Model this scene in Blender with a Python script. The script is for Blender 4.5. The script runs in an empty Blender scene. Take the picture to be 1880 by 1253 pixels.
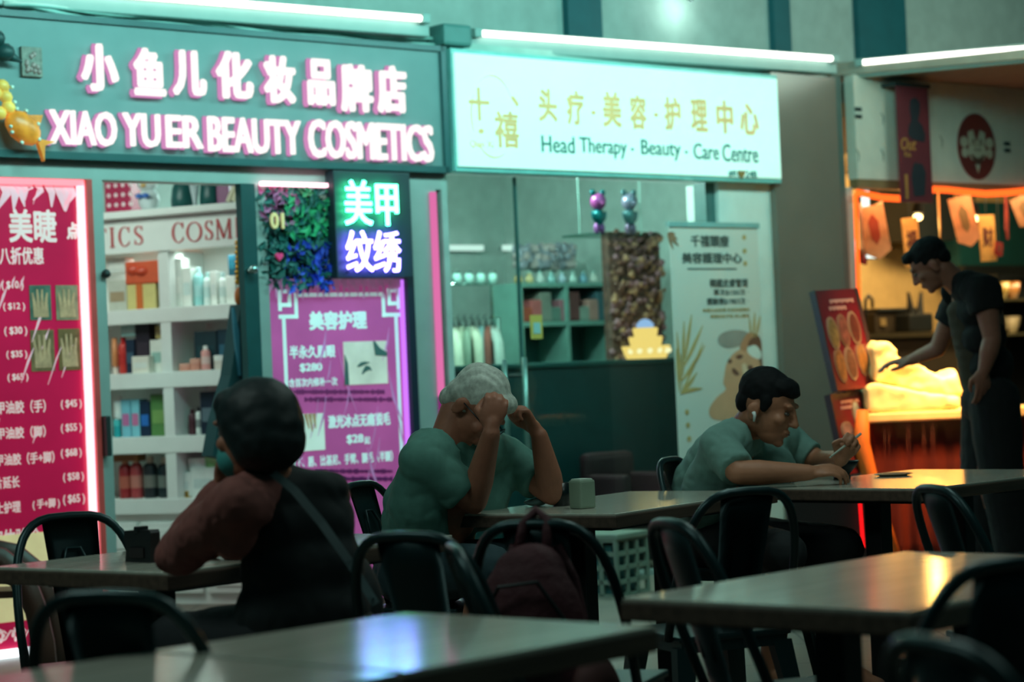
import bpy, bmesh, math, random
from mathutils import Vector, Matrix, noise
random.seed(7)
S = bpy.context.scene
C = S.collection
PI = math.pi

# ------------------------------------------------------------------ camera
FPX, PITCH, ROLL, EYE = 4000.0, 0.015875, 0.043, 1.195
CAM = Vector((0, 0, EYE))
_F = Vector((0, math.cos(PITCH), math.sin(PITCH)))
_U0 = Vector((0, -math.sin(PITCH), math.cos(PITCH)))
_R = math.cos(ROLL) * Vector((1, 0, 0)) - math.sin(ROLL) * _U0
_U = math.cos(ROLL) * _U0 + math.sin(ROLL) * Vector((1, 0, 0))
cd = bpy.data.cameras.new('camera')
cam = bpy.data.objects.new('camera', cd); C.objects.link(cam)
cd.sensor_width = 36; cd.sensor_fit = 'HORIZONTAL'; cd.lens = FPX / 1880 * 36
cam.matrix_world = Matrix((( _R.x, _U.x, -_F.x, 0), (_R.y, _U.y, -_F.y, 0), (_R.z, _U.z, -_F.z, EYE), (0, 0, 0, 1)))
cd.clip_start = 0.1
cd.dof.use_dof = True; cd.dof.focus_distance = 7.1; cd.dof.aperture_fstop = 2.8
S.camera = cam

# ------------------------------------------------------------------ light and exposure
S.view_settings.view_transform = 'Standard'; S.view_settings.look = 'None'
S.view_settings.gamma = 1; S.view_settings.use_curve_mapping = False
S.view_settings.exposure = 0.0
W = bpy.data.worlds.new('night'); S.world = W; W.use_nodes = True
W.node_tree.nodes['Background'].inputs[0].default_value = (0.10, 0.90, 0.86, 1)
W.node_tree.nodes['Background'].inputs[1].default_value = 0.028


def lin(c):
    def f(v):
        v /= 255.0
        return v / 12.92 if v <= .04045 else ((v + .055) / 1.055) ** 2.4
    return (f(c[0]), f(c[1]), f(c[2]), 1)


def area(name, loc, target, sx, sy, power, col):
    d = bpy.data.lights.new(name, 'AREA'); d.shape = 'RECTANGLE'; d.size = sx; d.size_y = sy
    d.energy = power; d.color = lin(col)[:3]
    o = bpy.data.objects.new(name, d); C.objects.link(o); o.location = loc
    o.rotation_euler = (Vector(target) - Vector(loc)).to_track_quat('-Z', 'Y').to_euler()
    return o


def point(name, loc, power, col, r=.05):
    d = bpy.data.lights.new(name, 'POINT'); d.energy = power; d.color = lin(col)[:3]; d.shadow_soft_size = r
    o = bpy.data.objects.new(name, d); C.objects.link(o); o.location = loc
    return o


# ------------------------------------------------------------------ where things stand
def ray(px, py):
    return _F * FPX + _R * (px - 940.0) - _U * (py - 626.5)


def at(px, py, Y):
    d = ray(px, py); return CAM + d * (Y / d.y)


def onz(px, py, z):
    d = ray(px, py); return CAM + d * ((z - EYE) / d.z)


YAW = math.radians(40.7)
WM = Matrix.Translation((-2.35, 10.0, 0)) @ Matrix.Rotation(YAW, 4, 'Z')     # the shop front: x along it, y into the shops
WI = WM.inverted()


def wl(px, py, off=0.0):
    a = WI @ CAM; b = WI.to_3x3() @ ray(px, py)
    t = (-off - a.y) / b.y
    p = a + b * t
    return p.x, p.z


def wr(x0, y0, x1, y1, off=0.0):
    mx, my = (x0 + x1) / 2, (y0 + y1) / 2
    return wl(x0, my, off)[0], wl(mx, y1, off)[1], wl(x1, my, off)[0], wl(mx, y0, off)[1]


# unseen area lights added over the walkway to brighten the shop fronts
for _k, (_u, _p, _c) in enumerate(((.6, 72, (165, 252, 242)), (3.6, 60, (165, 252, 242)), (6.9, 36, (215, 245, 225)))):
    area('walkway_fill', WM @ Vector((_u, -2.1, 3.45)), WM @ Vector((_u, .4, 2.7)), 2.2, .35, _p, _c)
# tube lamps along the food court's ceiling light the tables
area('court_lamp', (0.9, 6.9, 3.7), (0.6, 6.9, 0), 2.4, .5, 26, (222, 250, 240))
area('court_lamp', (-2.2, 4.4, 3.4), (-1.0, 5.4, 0), 2.0, .5, 24, (222, 250, 240))
area('court_lamp', (2.0, 4.4, 3.4), (1.2, 4.2, 0), 2.0, .5, 12, (222, 250, 240))

# ------------------------------------------------------------------ materials
_mats = {}


def mat(name, col, rough=.55, metal=0.0, em=0.0, emc=None, var=.10, scale=9.0, bump=0.0, bscale=60., spec=.5, coords='Object'):
    if name in _mats: return _mats[name]
    m = bpy.data.materials.new(name); m.use_nodes = True
    nt = m.node_tree; b = nt.nodes['Principled BSDF']
    tc = nt.nodes.new('ShaderNodeTexCoord')
    nz = nt.nodes.new('ShaderNodeTexNoise'); nz.inputs['Scale'].default_value = scale; nz.inputs['Detail'].default_value = 4
    nt.links.new(tc.outputs[coords], nz.inputs['Vector'])
    rp = nt.nodes.new('ShaderNodeValToRGB')
    c = lin(col)
    rp.color_ramp.elements[0].position = .3; rp.color_ramp.elements[1].position = .7
    rp.color_ramp.elements[0].color = [max(0, v * (1 - var)) for v in c[:3]] + [1]
    rp.color_ramp.elements[1].color = [min(1, v * (1 + var)) for v in c[:3]] + [1]
    nt.links.new(nz.outputs['Fac'], rp.inputs[0]); nt.links.new(rp.outputs[0], b.inputs['Base Color'])
    b.inputs['Roughness'].default_value = rough; b.inputs['Metallic'].default_value = metal
    b.inputs['Specular IOR Level'].default_value = spec
    if em:
        if emc: b.inputs['Emission Color'].default_value = lin(emc)
        else: nt.links.new(rp.outputs[0], b.inputs['Emission Color'])
        b.inputs['Emission Strength'].default_value = em
    if bump:
        n2 = nt.nodes.new('ShaderNodeTexNoise'); n2.inputs['Scale'].default_value = bscale
        nt.links.new(tc.outputs[coords], n2.inputs['Vector'])
        bp = nt.nodes.new('ShaderNodeBump'); bp.inputs['Strength'].default_value = bump; bp.inputs['Distance'].default_value = .01
        nt.links.new(n2.outputs['Fac'], bp.inputs['Height']); nt.links.new(bp.outputs[0], b.inputs['Normal'])
    _mats[name] = m
    return m


def glow(name, col, strength):
    if name in _mats: return _mats[name]
    m = bpy.data.materials.new(name); m.use_nodes = True; nt = m.node_tree
    nt.nodes.remove(nt.nodes['Principled BSDF'])
    e = nt.nodes.new('ShaderNodeEmission'); e.inputs[0].default_value = lin(col); e.inputs[1].default_value = strength
    nt.links.new(e.outputs[0], nt.nodes['Material Output'].inputs[0])
    _mats[name] = m
    return m


def glass(name, tint, refl=1.5):
    if name in _mats: return _mats[name]
    m = bpy.data.materials.new(name); m.use_nodes = True; nt = m.node_tree
    nt.nodes.remove(nt.nodes['Principled BSDF'])
    t = nt.nodes.new('ShaderNodeBsdfTransparent'); t.inputs[0].default_value = lin(tint)
    g = nt.nodes.new('ShaderNodeBsdfGlossy'); g.inputs['Roughness'].default_value = .02
    f = nt.nodes.new('ShaderNodeFresnel'); f.inputs[0].default_value = refl
    mx = nt.nodes.new('ShaderNodeMixShader')
    ge = nt.nodes.new('ShaderNodeNewGeometry'); mu = nt.nodes.new('ShaderNodeMath'); mu.operation = 'MULTIPLY_ADD'      # only the outer face mirrors
    mu.inputs[1].default_value = -1; mu.inputs[2].default_value = 1; m2 = nt.nodes.new('ShaderNodeMath'); m2.operation = 'MULTIPLY'
    nt.links.new(ge.outputs['Backfacing'], mu.inputs[0]); nt.links.new(mu.outputs[0], m2.inputs[0]); nt.links.new(f.outputs[0], m2.inputs[1])
    nt.links.new(m2.outputs[0], mx.inputs[0]); nt.links.new(t.outputs[0], mx.inputs[1]); nt.links.new(g.outputs[0], mx.inputs[2])
    nt.links.new(mx.outputs[0], nt.nodes['Material Output'].inputs[0])
    _mats[name] = m
    return m


def wood(name, c1, c2, rough=.28, scale=3.0):
    m = bpy.data.materials.new(name); m.use_nodes = True; nt = m.node_tree; b = nt.nodes['Principled BSDF']
    tc = nt.nodes.new('ShaderNodeTexCoord'); mp = nt.nodes.new('ShaderNodeMapping'); mp.inputs['Scale'].default_value = (1.2, 14, 14)
    nz = nt.nodes.new('ShaderNodeTexNoise'); nz.inputs['Scale'].default_value = scale; nz.inputs['Detail'].default_value = 8
    rp = nt.nodes.new('ShaderNodeValToRGB')
    rp.color_ramp.elements[0].color = lin(c1); rp.color_ramp.elements[1].color = lin(c2)
    rp.color_ramp.elements[0].position = .3; rp.color_ramp.elements[1].position = .7
    nt.links.new(tc.outputs['Object'], mp.inputs[0]); nt.links.new(mp.outputs[0], nz.inputs['Vector'])
    nt.links.new(nz.outputs['Fac'], rp.inputs[0]); nt.links.new(rp.outputs[0], b.inputs['Base Color'])
    b.inputs['Roughness'].default_value = rough
    return m


def tiles(name, c1, c2, grout, size, rough):
    m = bpy.data.materials.new(name); m.use_nodes = True; nt = m.node_tree; b = nt.nodes['Principled BSDF']
    tc = nt.nodes.new('ShaderNodeTexCoord'); br = nt.nodes.new('ShaderNodeTexBrick')
    br.offset = 0; br.inputs['Color1'].default_value = lin(c1); br.inputs['Color2'].default_value = lin(c2)
    br.inputs['Mortar'].default_value = lin(grout); br.inputs['Scale'].default_value = 1
    br.inputs['Mortar Size'].default_value = .006; br.inputs['Brick Width'].default_value = size; br.inputs['Row Height'].default_value = size
    nt.links.new(tc.outputs['Object'], br.inputs['Vector']); nt.links.new(br.outputs['Color'], b.inputs['Base Color'])
    b.inputs['Roughness'].default_value = rough
    return m


# ------------------------------------------------------------------ mesh helpers (all in world coordinates)
PM = {}


def box(bm, x0, x1, y0, y1, z0, z1, M=None, bev=0.0):
    r = bmesh.ops.create_cube(bm, size=1)
    vs = r['verts']
    for v in vs:
        v.co = Vector(((x0 + x1) / 2 + v.co.x * (x1 - x0), (y0 + y1) / 2 + v.co.y * (y1 - y0), (z0 + z1) / 2 + v.co.z * (z1 - z0)))
    if bev:
        es = list({e for v in vs for e in v.link_edges})
        rr = bmesh.ops.bevel(bm, geom=es, offset=bev, segments=2, affect='EDGES', profile=.6)
        vs = list({v for f in rr['faces'] for v in f.verts} | {v for v in vs if v.is_valid})
    if M is not None:
        for v in vs: v.co = M @ v.co
    return vs


def frustum(bm, p0, p1, r0, r1, n=14, caps=True):
    p0, p1 = Vector(p0), Vector(p1); d = p1 - p0
    if d.length < 1e-6: return
    q = d.to_track_quat('Z', 'Y').to_matrix().to_4x4()
    bmesh.ops.create_cone(bm, cap_ends=caps, segments=n, radius1=r0, radius2=r1, depth=d.length, matrix=Matrix.Translation((p0 + p1) / 2) @ q)


def ball(bm, c, r, M=None, n=2):
    if not hasattr(r, '__len__'): r = (r, r, r)
    T = Matrix.Translation(Vector(c)) @ (M.to_4x4() if M is not None else Matrix.Identity(4)) @ Matrix.Diagonal((r[0], r[1], r[2], 1))
    bmesh.ops.create_icosphere(bm, subdivisions=n, radius=1, matrix=T)


def tube(bm, pts, r, n=8, closed=False):
    pts = [Vector(p) for p in pts]; N = len(pts); rings = []
    up = Vector((.13, .27, .95)).normalized()
    rr = r if hasattr(r, '__len__') else [r] * N
    for i, p in enumerate(pts):
        a = pts[(i - 1) % N] if (closed or i > 0) else p
        b = pts[(i + 1) % N] if (closed or i < N - 1) else p
        t = (b - a).normalized()
        u = up - t * up.dot(t)
        if u.length < 1e-3: u = Vector((1, 0, 0)) - t * t.x
        u.normalize(); up = u; w = t.cross(u)
        rings.append([bm.verts.new(p + (u * math.cos(2 * PI * k / n) + w * math.sin(2 * PI * k / n)) * rr[i]) for k in range(n)])
    for i in range(N if closed else N - 1):
        A, B = rings[i], rings[(i + 1) % N]
        for k in range(n): bm.faces.new((A[k], A[(k + 1) % n], B[(k + 1) % n], B[k]))
    if not closed:
        bm.faces.new(rings[0][::-1]); bm.faces.new(rings[-1])


def lathe(bm, prof, M, n=20):
    rings = [[bm.verts.new(M @ Vector((r * math.cos(2 * PI * k / n), r * math.sin(2 * PI * k / n), z))) for k in range(n)] for r, z in prof]
    for A, B in zip(rings, rings[1:]):
        for k in range(n): bm.faces.new((A[k], A[(k + 1) % n], B[(k + 1) % n], B[k]))
    bm.faces.new(rings[0][::-1]); bm.faces.new(rings[-1])


def prism(bm, poly, y0, y1, M):
    """a flat outline (x, z) given thickness from y0 to y1 in frame M"""
    a = [bm.verts.new(M @ Vector((x, y0, z))) for x, z in poly]
    b = [bm.verts.new(M @ Vector((x, y1, z))) for x, z in poly]
    n = len(poly)
    bm.faces.new(a); bm.faces.new(b[::-1])
    for i in range(n): bm.faces.new((a[i], b[i], b[(i + 1) % n], a[(i + 1) % n]))


def ribbon(bm, pts, wid, y0, y1, M):
    """a drawn stroke in the (x, z) plane with its own widths"""
    L, Rr = [], []
    for i, (x, z) in enumerate(pts):
        a = pts[max(0, i - 1)]; b = pts[min(len(pts) - 1, i + 1)]
        t = Vector((b[0] - a[0], b[1] - a[1]))
        t = t.normalized() if t.length else Vector((1, 0))
        w = (wid[i] if hasattr(wid, '__len__') else wid) / 2
        L.append((x - t.y * w, z + t.x * w)); Rr.append((x + t.y * w, z - t.x * w))
    prism(bm, L + Rr[::-1], y0, y1, M)


def link(name, me, mat_, parent=None, smooth=False):
    o = bpy.data.objects.new(name, me); C.objects.link(o)
    if mat_: me.materials.append(mat_)
    if smooth:
        for p in me.polygons: p.use_smooth = True
    if parent is not None:
        o.parent = parent; PM[o.name] = PM[parent.name]
    return o


def obj(name, bm, mat_, parent=None, smooth=False):
    bmesh.ops.recalc_face_normals(bm, faces=bm.faces)
    me = bpy.data.meshes.new(name)
    if parent is not None:
        bm.transform(PM[parent.name].inverted()); loc = None
    else:
        xs = [v.co for v in bm.verts]
        loc = Vector(((min(v.x for v in xs) + max(v.x for v in xs)) / 2, (min(v.y for v in xs) + max(v.y for v in xs)) / 2, min(v.z for v in xs)))
        bm.transform(Matrix.Translation(-loc))
    bm.to_mesh(me); bm.free()
    o = link(name, me, mat_, parent, smooth)
    if loc is not None:
        o.location = loc; PM[o.name] = Matrix.Translation(loc)
    return o


def tag(o, label, cat, group=None):
    o['label'] = label; o['category'] = cat
    if group: o['group'] = group
    return o


def thing(name, label, cat, loc, rz=0.0, group=None):
    o = bpy.data.objects.new(name, None); C.objects.link(o); o.empty_display_size = .1
    o.location = loc; o.rotation_euler = (0, 0, rz)
    PM[o.name] = Matrix.Translation(Vector(loc)) @ Matrix.Rotation(rz, 4, 'Z')
    return tag(o, label, cat, group)


def wthing(name, label, cat, u, z, off=0.0, group=None):
    return thing(name, label, cat, WM @ Vector((u, -off, z)), YAW, group)


def struct(name, bm, m, parent=None):
    o = obj(name, bm, m, parent)
    if parent is None: o['kind'] = 'structure'
    return o


def B(): return bmesh.new()


def wbox(u0, u1, y0, y1, z0, z1, bev=0.0, bm=None):
    bm = bm or B(); box(bm, u0, u1, y0, y1, z0, z1, WM, bev); return bm


_tc = {}


def text_mesh(s, bold=0.0, ext=0.0, res=3):
    k = (s, bold, ext, res)
    if k in _tc: return _tc[k]
    c = bpy.data.curves.new('lettering', 'FONT'); c.body = s; c.size = 1; c.offset = bold; c.extrude = ext; c.resolution_u = res
    o = bpy.data.objects.new('lettering', c); C.objects.link(o)
    dg = bpy.context.evaluated_depsgraph_get()
    me = bpy.data.meshes.new_from_object(o.evaluated_get(dg))
    bpy.data.objects.remove(o); bpy.data.curves.remove(c)
    _tc[k] = me
    return me


def text_bm(s, u0, z0, u1, z1, y, M=None, bold=0.0, ext=.002, bm=None, shear=0.0):
    """lettering fitted into the rectangle u0..u1, z0..z1 on the plane y of frame M, raised by ext"""
    M = WM if M is None else M
    me = text_mesh(s, 0.0, .5)
    xs = [v.co.x for v in me.vertices]; ys = [v.co.y for v in me.vertices]
    X0, X1, Y0, Y1 = min(xs) - bold, max(xs) + bold, min(ys) - bold, max(ys) + bold
    t = B()
    dirs = [(0, 0)] if bold < .004 else [(bold * math.cos(k * PI / 3), bold * math.sin(k * PI / 3)) for k in range(6)] + ([(0, 0)] if bold > .03 else [])
    for i, (dx, dy) in enumerate(dirs):                              # a heavier weight: the strokes thickened by shifted copies of themselves
        n0 = len(t.verts); t.from_mesh(me); t.verts.ensure_lookup_table()
        for v in t.verts[n0:]:
            x = u0 + (v.co.x + dx - X0) / (X1 - X0) * (u1 - u0); z = z0 + (v.co.y + dy - Y0) / (Y1 - Y0) * (z1 - z0)
            v.co = M @ Vector((x + shear * (z - z0), y - ext * (v.co.z + .5) - i * .00008, z))
    if bm is None: return t
    tmp = bpy.data.meshes.new('lettering'); t.to_mesh(tmp); t.free(); bm.from_mesh(tmp); bpy.data.meshes.remove(tmp)
    return bm


def copy_tree(o):
    r = o.copy(); C.objects.link(r); PM[r.name] = PM[o.name]
    for ch in o.children:
        c = ch.copy(); C.objects.link(c); c.parent = r
        for g in ch.children:
            d = g.copy(); C.objects.link(d); d.parent = c
    return r
# ================================================================== the setting
m_floor = tiles('floor_tile', (118, 110, 100), (126, 116, 104), (70, 68, 64), .6, .42)
m_alu = mat('aluminium', (160, 172, 168), .42, .25, var=.05)
m_wallw = mat('white_wall', (165, 190, 180), .6)
m_wallg = mat('grey_wall', (160, 176, 170), .7)
m_teal = mat('teal_paint', (8, 88, 96), .6)
m_brown = mat('brown_pillar_tile', (120, 108, 98), .22, var=.06, scale=3)
m_dark = mat('dark_trim', (30, 44, 44), .5)
m_white = mat('white_laminate', (225, 232, 226), .45, var=.03)
m_led_w = glow('led_white', (240, 255, 245), 7)

bm = B(); box(bm, -9, 9, -3, 24, -.1, 0); struct('floor', bm, m_floor)
# upper wall over the shop signs, with its dark recessed bands
wall_up = struct('wall_upper', wbox(-1.5, 9.5, .55, .7, 2.85, 6.2), m_wallg)
for i, (a, b) in enumerate([(1040, 1102), (1418, 1448), (1573, 1660)]):
    u0, _ = wl(a, 50, -.52); u1, _ = wl(b, 50, -.52)
    struct('trim_%d' % (i + 1), wbox(u0, u1, .50, .56, 2.95, 6.2), m_teal)
struct('trim_4', wbox(-1.5, 5.97, .10, .56, 2.97, 3.04), m_wallw)              # ledge above the signs
# aluminium shop front
struct('trim_5', wbox(-1.5, 2.66, .02, .14, 2.215, 2.31), m_alu)              # header
for i, (a, b, m) in enumerate([(.525, .580, m_alu), (1.44, 1.515, m_alu), (2.43, 2.62, m_alu)]):
    struct('trim_%d' % (6 + i), wbox(a, b, .02, .12, 0, 2.215), m)
struct('trim_9', wbox(2.66, 2.70, .02, 3.4, 0, 2.31), m_wallg)                # partition between the shops
struct('wall_right', wbox(4.82, 5.28, .03, .3, 0, 2.31), mat('white_panel', (214, 222, 216), .55, var=.04))
struct('trim_10', wbox(4.74, 4.82, .06, .16, 0, 2.31), mat('teal_post', (60, 100, 98), .5))
struct('wall_pillar', wbox(5.28, 5.885, -.02, .55, 0, 3.0), m_brown)
struct('trim_11', wbox(5.885, 5.985, .02, .35, 0, 3.02), mat('grey_green_return', (70, 92, 86), .6))
struct('trim_12', wbox(5.99, 6.06, .03, .14, 0, 2.31), mat('pale_post', (150, 172, 164), .5))
# shop one: room
struct('wall_back', wbox(-1.5, 2.66, 3.3, 3.4, 0, 3.0), m_wallg)
struct('wall_left', wbox(-1.6, -1.5, .02, 3.4, 0, 3.0), m_wallg)
struct('ceiling', wbox(-1.5, 2.66, .14, 3.4, 2.75, 2.85), m_wallw)
area('cosmetics_room_lamp', WM @ Vector((.3, 1.1, 2.72)), WM @ Vector((.7, 2.0, .8)), 1.4, .5, 42, (235, 255, 245))
# shop two: room
struct('wall_interior', wbox(2.70, 6.0, 3.3, 3.4, 0, 3.0), mat('therapy_wall', (176, 196, 190), .6))
struct('ceiling_interior', wbox(2.70, 5.9, .2, 3.4, 2.75, 2.85), m_wallw)
struct('wall_side', wbox(5.9, 5.97, .55, 3.4, 0, 3.0), mat('therapy_wall', (176, 196, 190), .6))
point('therapy_room_lamp', WM @ Vector((3.9, .75, 2.62)), 80, (222, 252, 244), .12); point('therapy_room_lamp', WM @ Vector((3.2, 1.4, 2.62)), 40, (222, 252, 244), .12)
# glass front of shop two: three panes with their edge seams
m_glass = glass('shop_glass', (240, 249, 246), 1.28)
u_s = wl(964, 520)[0]
window_1 = struct('window_1', wbox(2.63, u_s - .006, .05, .06, .02, 2.3), m_glass)
window_2 = struct('window_2', wbox(u_s + .006, 4.74, .05, .06, .02, 2.3), m_glass)
m_seam = mat('glass_edge', (40, 92, 90), .3)
struct('trim_13', wbox(u_s - .006, u_s + .006, .045, .065, .02, 2.3), m_seam)
struct('trim_14', wbox(2.62, 4.74, .03, .09, 0, .03), m_alu)
# stall: room, its soffit and sign board
struct('wall_stall_back', wbox(5.97, 12.7, 3.2, 3.3, 0, 3.0), mat('cream_wall', (196, 168, 112), .6))
struct('wall_stall_side', wbox(5.97, 6.06, .14, 3.3, 0, 3.0), mat('cream_wall', (196, 168, 112), .6))
struct('wall_stall_far', wbox(12.6, 12.7, .0, 3.3, 0, 3.0), m_dark)
struct('ceiling_stall', wbox(5.97, 12.7, .3, 3.3, 2.8, 2.9), mat('cream_wall', (196, 168, 112), .6))
P0 = WI @ onz(1545, 125, 3.06); P1 = WI @ onz(1900, 92, 3.06)
dirb = (P1 - P0).normalized(); P2 = P0 + dirb * 2.6
bm = B()
nb = Vector((-dirb.y, dirb.x, 0)) * .16
poly = [(P0.x + nb.x, P0.y + nb.y), (P2.x + nb.x, P2.y + nb.y), (12.6, .3), (P0.x - .05, .3)]
lo = [bm.verts.new(WM @ Vector((x, y, 3.035))) for x, y in poly]; hi = [bm.verts.new(WM @ Vector((x, y, 3.12))) for x, y in poly]
bm.faces.new(lo[::-1]); bm.faces.new(hi)
for i in range(4): bm.faces.new((lo[i], lo[(i + 1) % 4], hi[(i + 1) % 4], hi[i]))
struct('ceiling_soffit', bm, mat('soffit', (150, 142, 128), .7))

# ================================================================== lamp tubes above the signs
m_house = mat('lamp_housing', (128, 156, 150), .45, var=.04)
m_tube = glow('tube_light', (255, 252, 240), 4.5)


def tube_lamp(label, a, b, z, name='tube_light_fixture'):
    a = WM @ Vector((a.x, a.y, z)); b = WM @ Vector((b.x, b.y, z)); d = (b - a); L = d.length
    rz = math.atan2(d.y, d.x)
    t = thing(name, label, 'light', (a + b) / 2, rz, 'tube lights above the shop signs')
    M = PM[t.name]
    bm = B(); box(bm, -L / 2 - .05, L / 2 + .05, -.01, .07, -.085, .035, M, .008); obj('housing', bm, m_house, t)
    bm = B(); tube(bm, [M @ Vector((x, -.035, .005)) for x in (-L / 2, 0, L / 2)], .017, 12); obj('lamp_tube', bm, m_tube, t, True)
    for s in (-1, 1):
        bm = B(); box(bm, s * L / 2 - .025, s * L / 2 + .025, -.06, -.005, -.02, .03, M, .004); obj('end_cap', bm, m_house, t)
    return t


tube_lamp('long white tube light above the grey cosmetics sign', WI @ onz(-60, -28, 3.1), WI @ onz(772, 38, 3.1), 3.1)
tube_lamp('long white tube light above the bright white therapy sign', WI @ onz(868, 64, 3.1), WI @ onz(1524, 111, 3.1), 3.1)
tube_lamp('white tube light turning the corner over the food stall', WI @ onz(1580, 118, 3.1), WI @ onz(2060, 74, 3.1), 3.1)
# cables sagging under the first lamp
cab = thing('cable', 'loose pale cables bunched on top of the grey cosmetics sign', 'cable', WM @ Vector((1.6, .03, 3.0)), YAW)
m_cab = mat('cable_sheath', (150, 190, 182), .5)
for k in range(4):
    bm = B(); pts = []
    for i in range(26):
        u = .1 + i * .112
        pts.append(WM @ Vector((u, .02 + .012 * k, 3.005 + .022 * math.sin(u * (2.1 + k) + k * 1.7) + .012 * math.sin(u * 7 + k))))
    tube(bm, pts, .011, 6); obj('strand', bm, m_cab, cab, True)
jb = tag(obj('junction_box', wbox(2.66, 2.86, -.06, .1, 2.99, 3.11, .02), mat('dark_junction', (70, 120, 116), .5)), 'small grey junction box between the two shop signs', 'box')
# glint of a small downlight on the upper wall
dl = wthing('spotlight', 'small spotlight at the top of the upper wall', 'light', 0, 0, 0)
p = at(1268, -6, (WM @ Vector((wl(1268, 0, -.4)[0], .4, 0))).y)
dl.location = p; PM[dl.name] = Matrix.Translation(p) @ Matrix.Rotation(YAW, 4, 'Z')
bm = B(); frustum(bm, p + Vector((0, 0, -.03)), p + Vector((0, 0, .07)), .012, .05, 16); obj('lamp_shade', bm, m_dark, dl)
bm = B(); ball(bm, p + Vector((0, 0, .08)), .045); obj('bulb', bm, glow('spot_white', (235, 255, 245), 14), dl, True); point('downlight', p + WM.to_3x3() @ Vector((0, .0, .0)) + Vector((0, 0, -.06)), 2.2, (225, 255, 245), .03)

# ================================================================== the cosmetics sign
sg = wthing('shop_sign', 'grey-teal cosmetics shop sign with glowing white raised letters', 'sign', 1.3, 2.31, 0)
obj('sign_board', wbox(-1.2, 2.665, -.02, .1, 2.33, 2.965), mat('sign_grey', (104, 134, 134), .5, var=.04), sg)
bm = B()
for a in ((-1.2, 2.68, -.04, .02, 2.30, 2.335), (-1.2, 2.68, -.04, .02, 2.955, 2.985), (2.65, 2.685, -.04, .02, 2.30, 2.985)): wbox(*a, bm=bm)
obj('sign_frame', bm, mat('sign_frame', (34, 84, 86), .4), sg)
m_let = glow('letter_white', (255, 248, 244), 1.2)
m_halo = glow('letter_halo', (226, 150, 205), .85)  # enlarged glowing copy behind each letter stands in for its pink backlight halo


def channel(parent, name, s, rects, bold, y, dep):
    bm = B(); b2 = B()
    for ch, r in zip(s, rects):
        if ch == ' ': continue
        text_bm(ch, *r, y - dep + .014, bold=bold, ext=.020, bm=bm)
        g = .006
        text_bm(ch, r[0] - g, r[1] - g, r[2] + g, r[3] + g, y, bold=bold + .006, ext=.010, bm=b2)
    obj(name, bm, m_let, parent); obj(name + '_side', b2, m_halo, parent)


cn = [(150, 80, 217, 168), (247, 88, 303, 176), (318, 92, 378, 176), (398, 94, 464, 182), (486, 102, 542, 190),
      (566, 108, 614, 194), (627, 118, 684, 206), (694, 120, 746, 208)]
channel(sg, 'chinese_lettering', '小鱼儿化妆品牌店', [wr(*c, .07) for c in cn], .042, -.022, .05)
en = 'XIAO YUER BEAUTY COSMETICS'
wx = [(92, 203, 214, 267), (227, 208, 294, 270), (306, 212, 372, 272), (383, 217, 552, 282), (568, 224, 795, 294)]
bmL, bmS = B(), B()
for word, c in zip(['XIAO', 'YU', 'ER', 'BEAUTY', 'COSMETICS'], wx):
    r = wr(*c, .07)
    text_bm(word, *r, -.058, bold=.022, ext=.020, bm=bmL)
    text_bm(word, r[0] - .004, r[1] - .004, r[2] + .004, r[3] + .004, -.022, bold=.034, ext=.010, bm=bmS)
obj('english_lettering', bmL, m_let, sg); obj('english_lettering_side', bmS, m_halo, sg)

# goldfish ornament, picture tile and dark figure on the left end of the sign
m_gold = mat('goldfish_orange', (232, 140, 48), .35, em=.35, var=.35, scale=14)
gf = wthing('goldfish_ornament', 'glowing orange goldfish ornament with pearls on the grey sign', 'ornament', *wl(40, 262), .08)
M2 = WM @ Matrix.Translation((wl(42, 235, .1)[0], -.1, wl(42, 235, .1)[1])) @ Matrix.Rotation(math.radians(38), 4, 'Y')
bm = B(); ball(bm, (0, 0, 0), (.1, .05, .07)); bm.transform(M2)
obj('fish_body', bm, m_gold, gf, True)
bm = B(); prism(bm, [(.08, 0), (.16, .05), (.13, 0), (.17, -.06)], -.015, .015, M2); prism(bm, [(-.02, .06), (.04, .11), (.06, .05)], -.012, .012, M2); obj('fin', bm, m_gold, gf)
bm = B()
for x, z in ((-.11, .03), (-.15, .06), (-.13, -.02), (-.2, .04), (-.19, .09)): ball(bm, (x, 0, z), (.035, .03, .03))
bm.transform(M2); obj('flower_cluster', bm, mat('flower_yellow', (240, 190, 90), .4, em=.3, var=.3), gf, True)
bm = B()
for x, y in ((27, 188), (31, 200), (48, 204), (20, 232), (22, 243), (36, 242), (40, 262), (70, 228), (22, 160), (72, 256)):
    u, z = wl(x, y, .12); ball(bm, WM @ Vector((u, -.12, z)), .011, n=1)
obj('pearl', bm, mat('pearl_white', (225, 240, 225), .2), gf, True)['kind'] = 'stuff'
r = wr(40, 86, 78, 141, .04)
ti = wthing('picture_tile', 'small square pinkish-grey picture tile on the grey sign', 'tile', (r[0] + r[2]) / 2, r[1], .04)
obj('tile_base', wbox(r[0], r[2], -.04, -.02, r[1], r[3], .004), mat('tile_mottle', (120, 118, 108), .5, var=.45, scale=40), ti)
bm = B()
for k in range(12): ball(bm, WM @ Vector((random.uniform(r[0] + .02, r[2] - .02), -.042, random.uniform(r[1] + .02, r[3] - .03))), (.014, .008, .014), n=1)
obj('bead', bm, mat('bead_pink', (176, 150, 146), .4, var=.4), ti, True)['kind'] = 'stuff'
u, z = wl(4, 96, .08)
fg = wthing('bird_ornament', 'dark little ornament at the far left of the grey sign', 'ornament', u, z - .07, .08)
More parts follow.
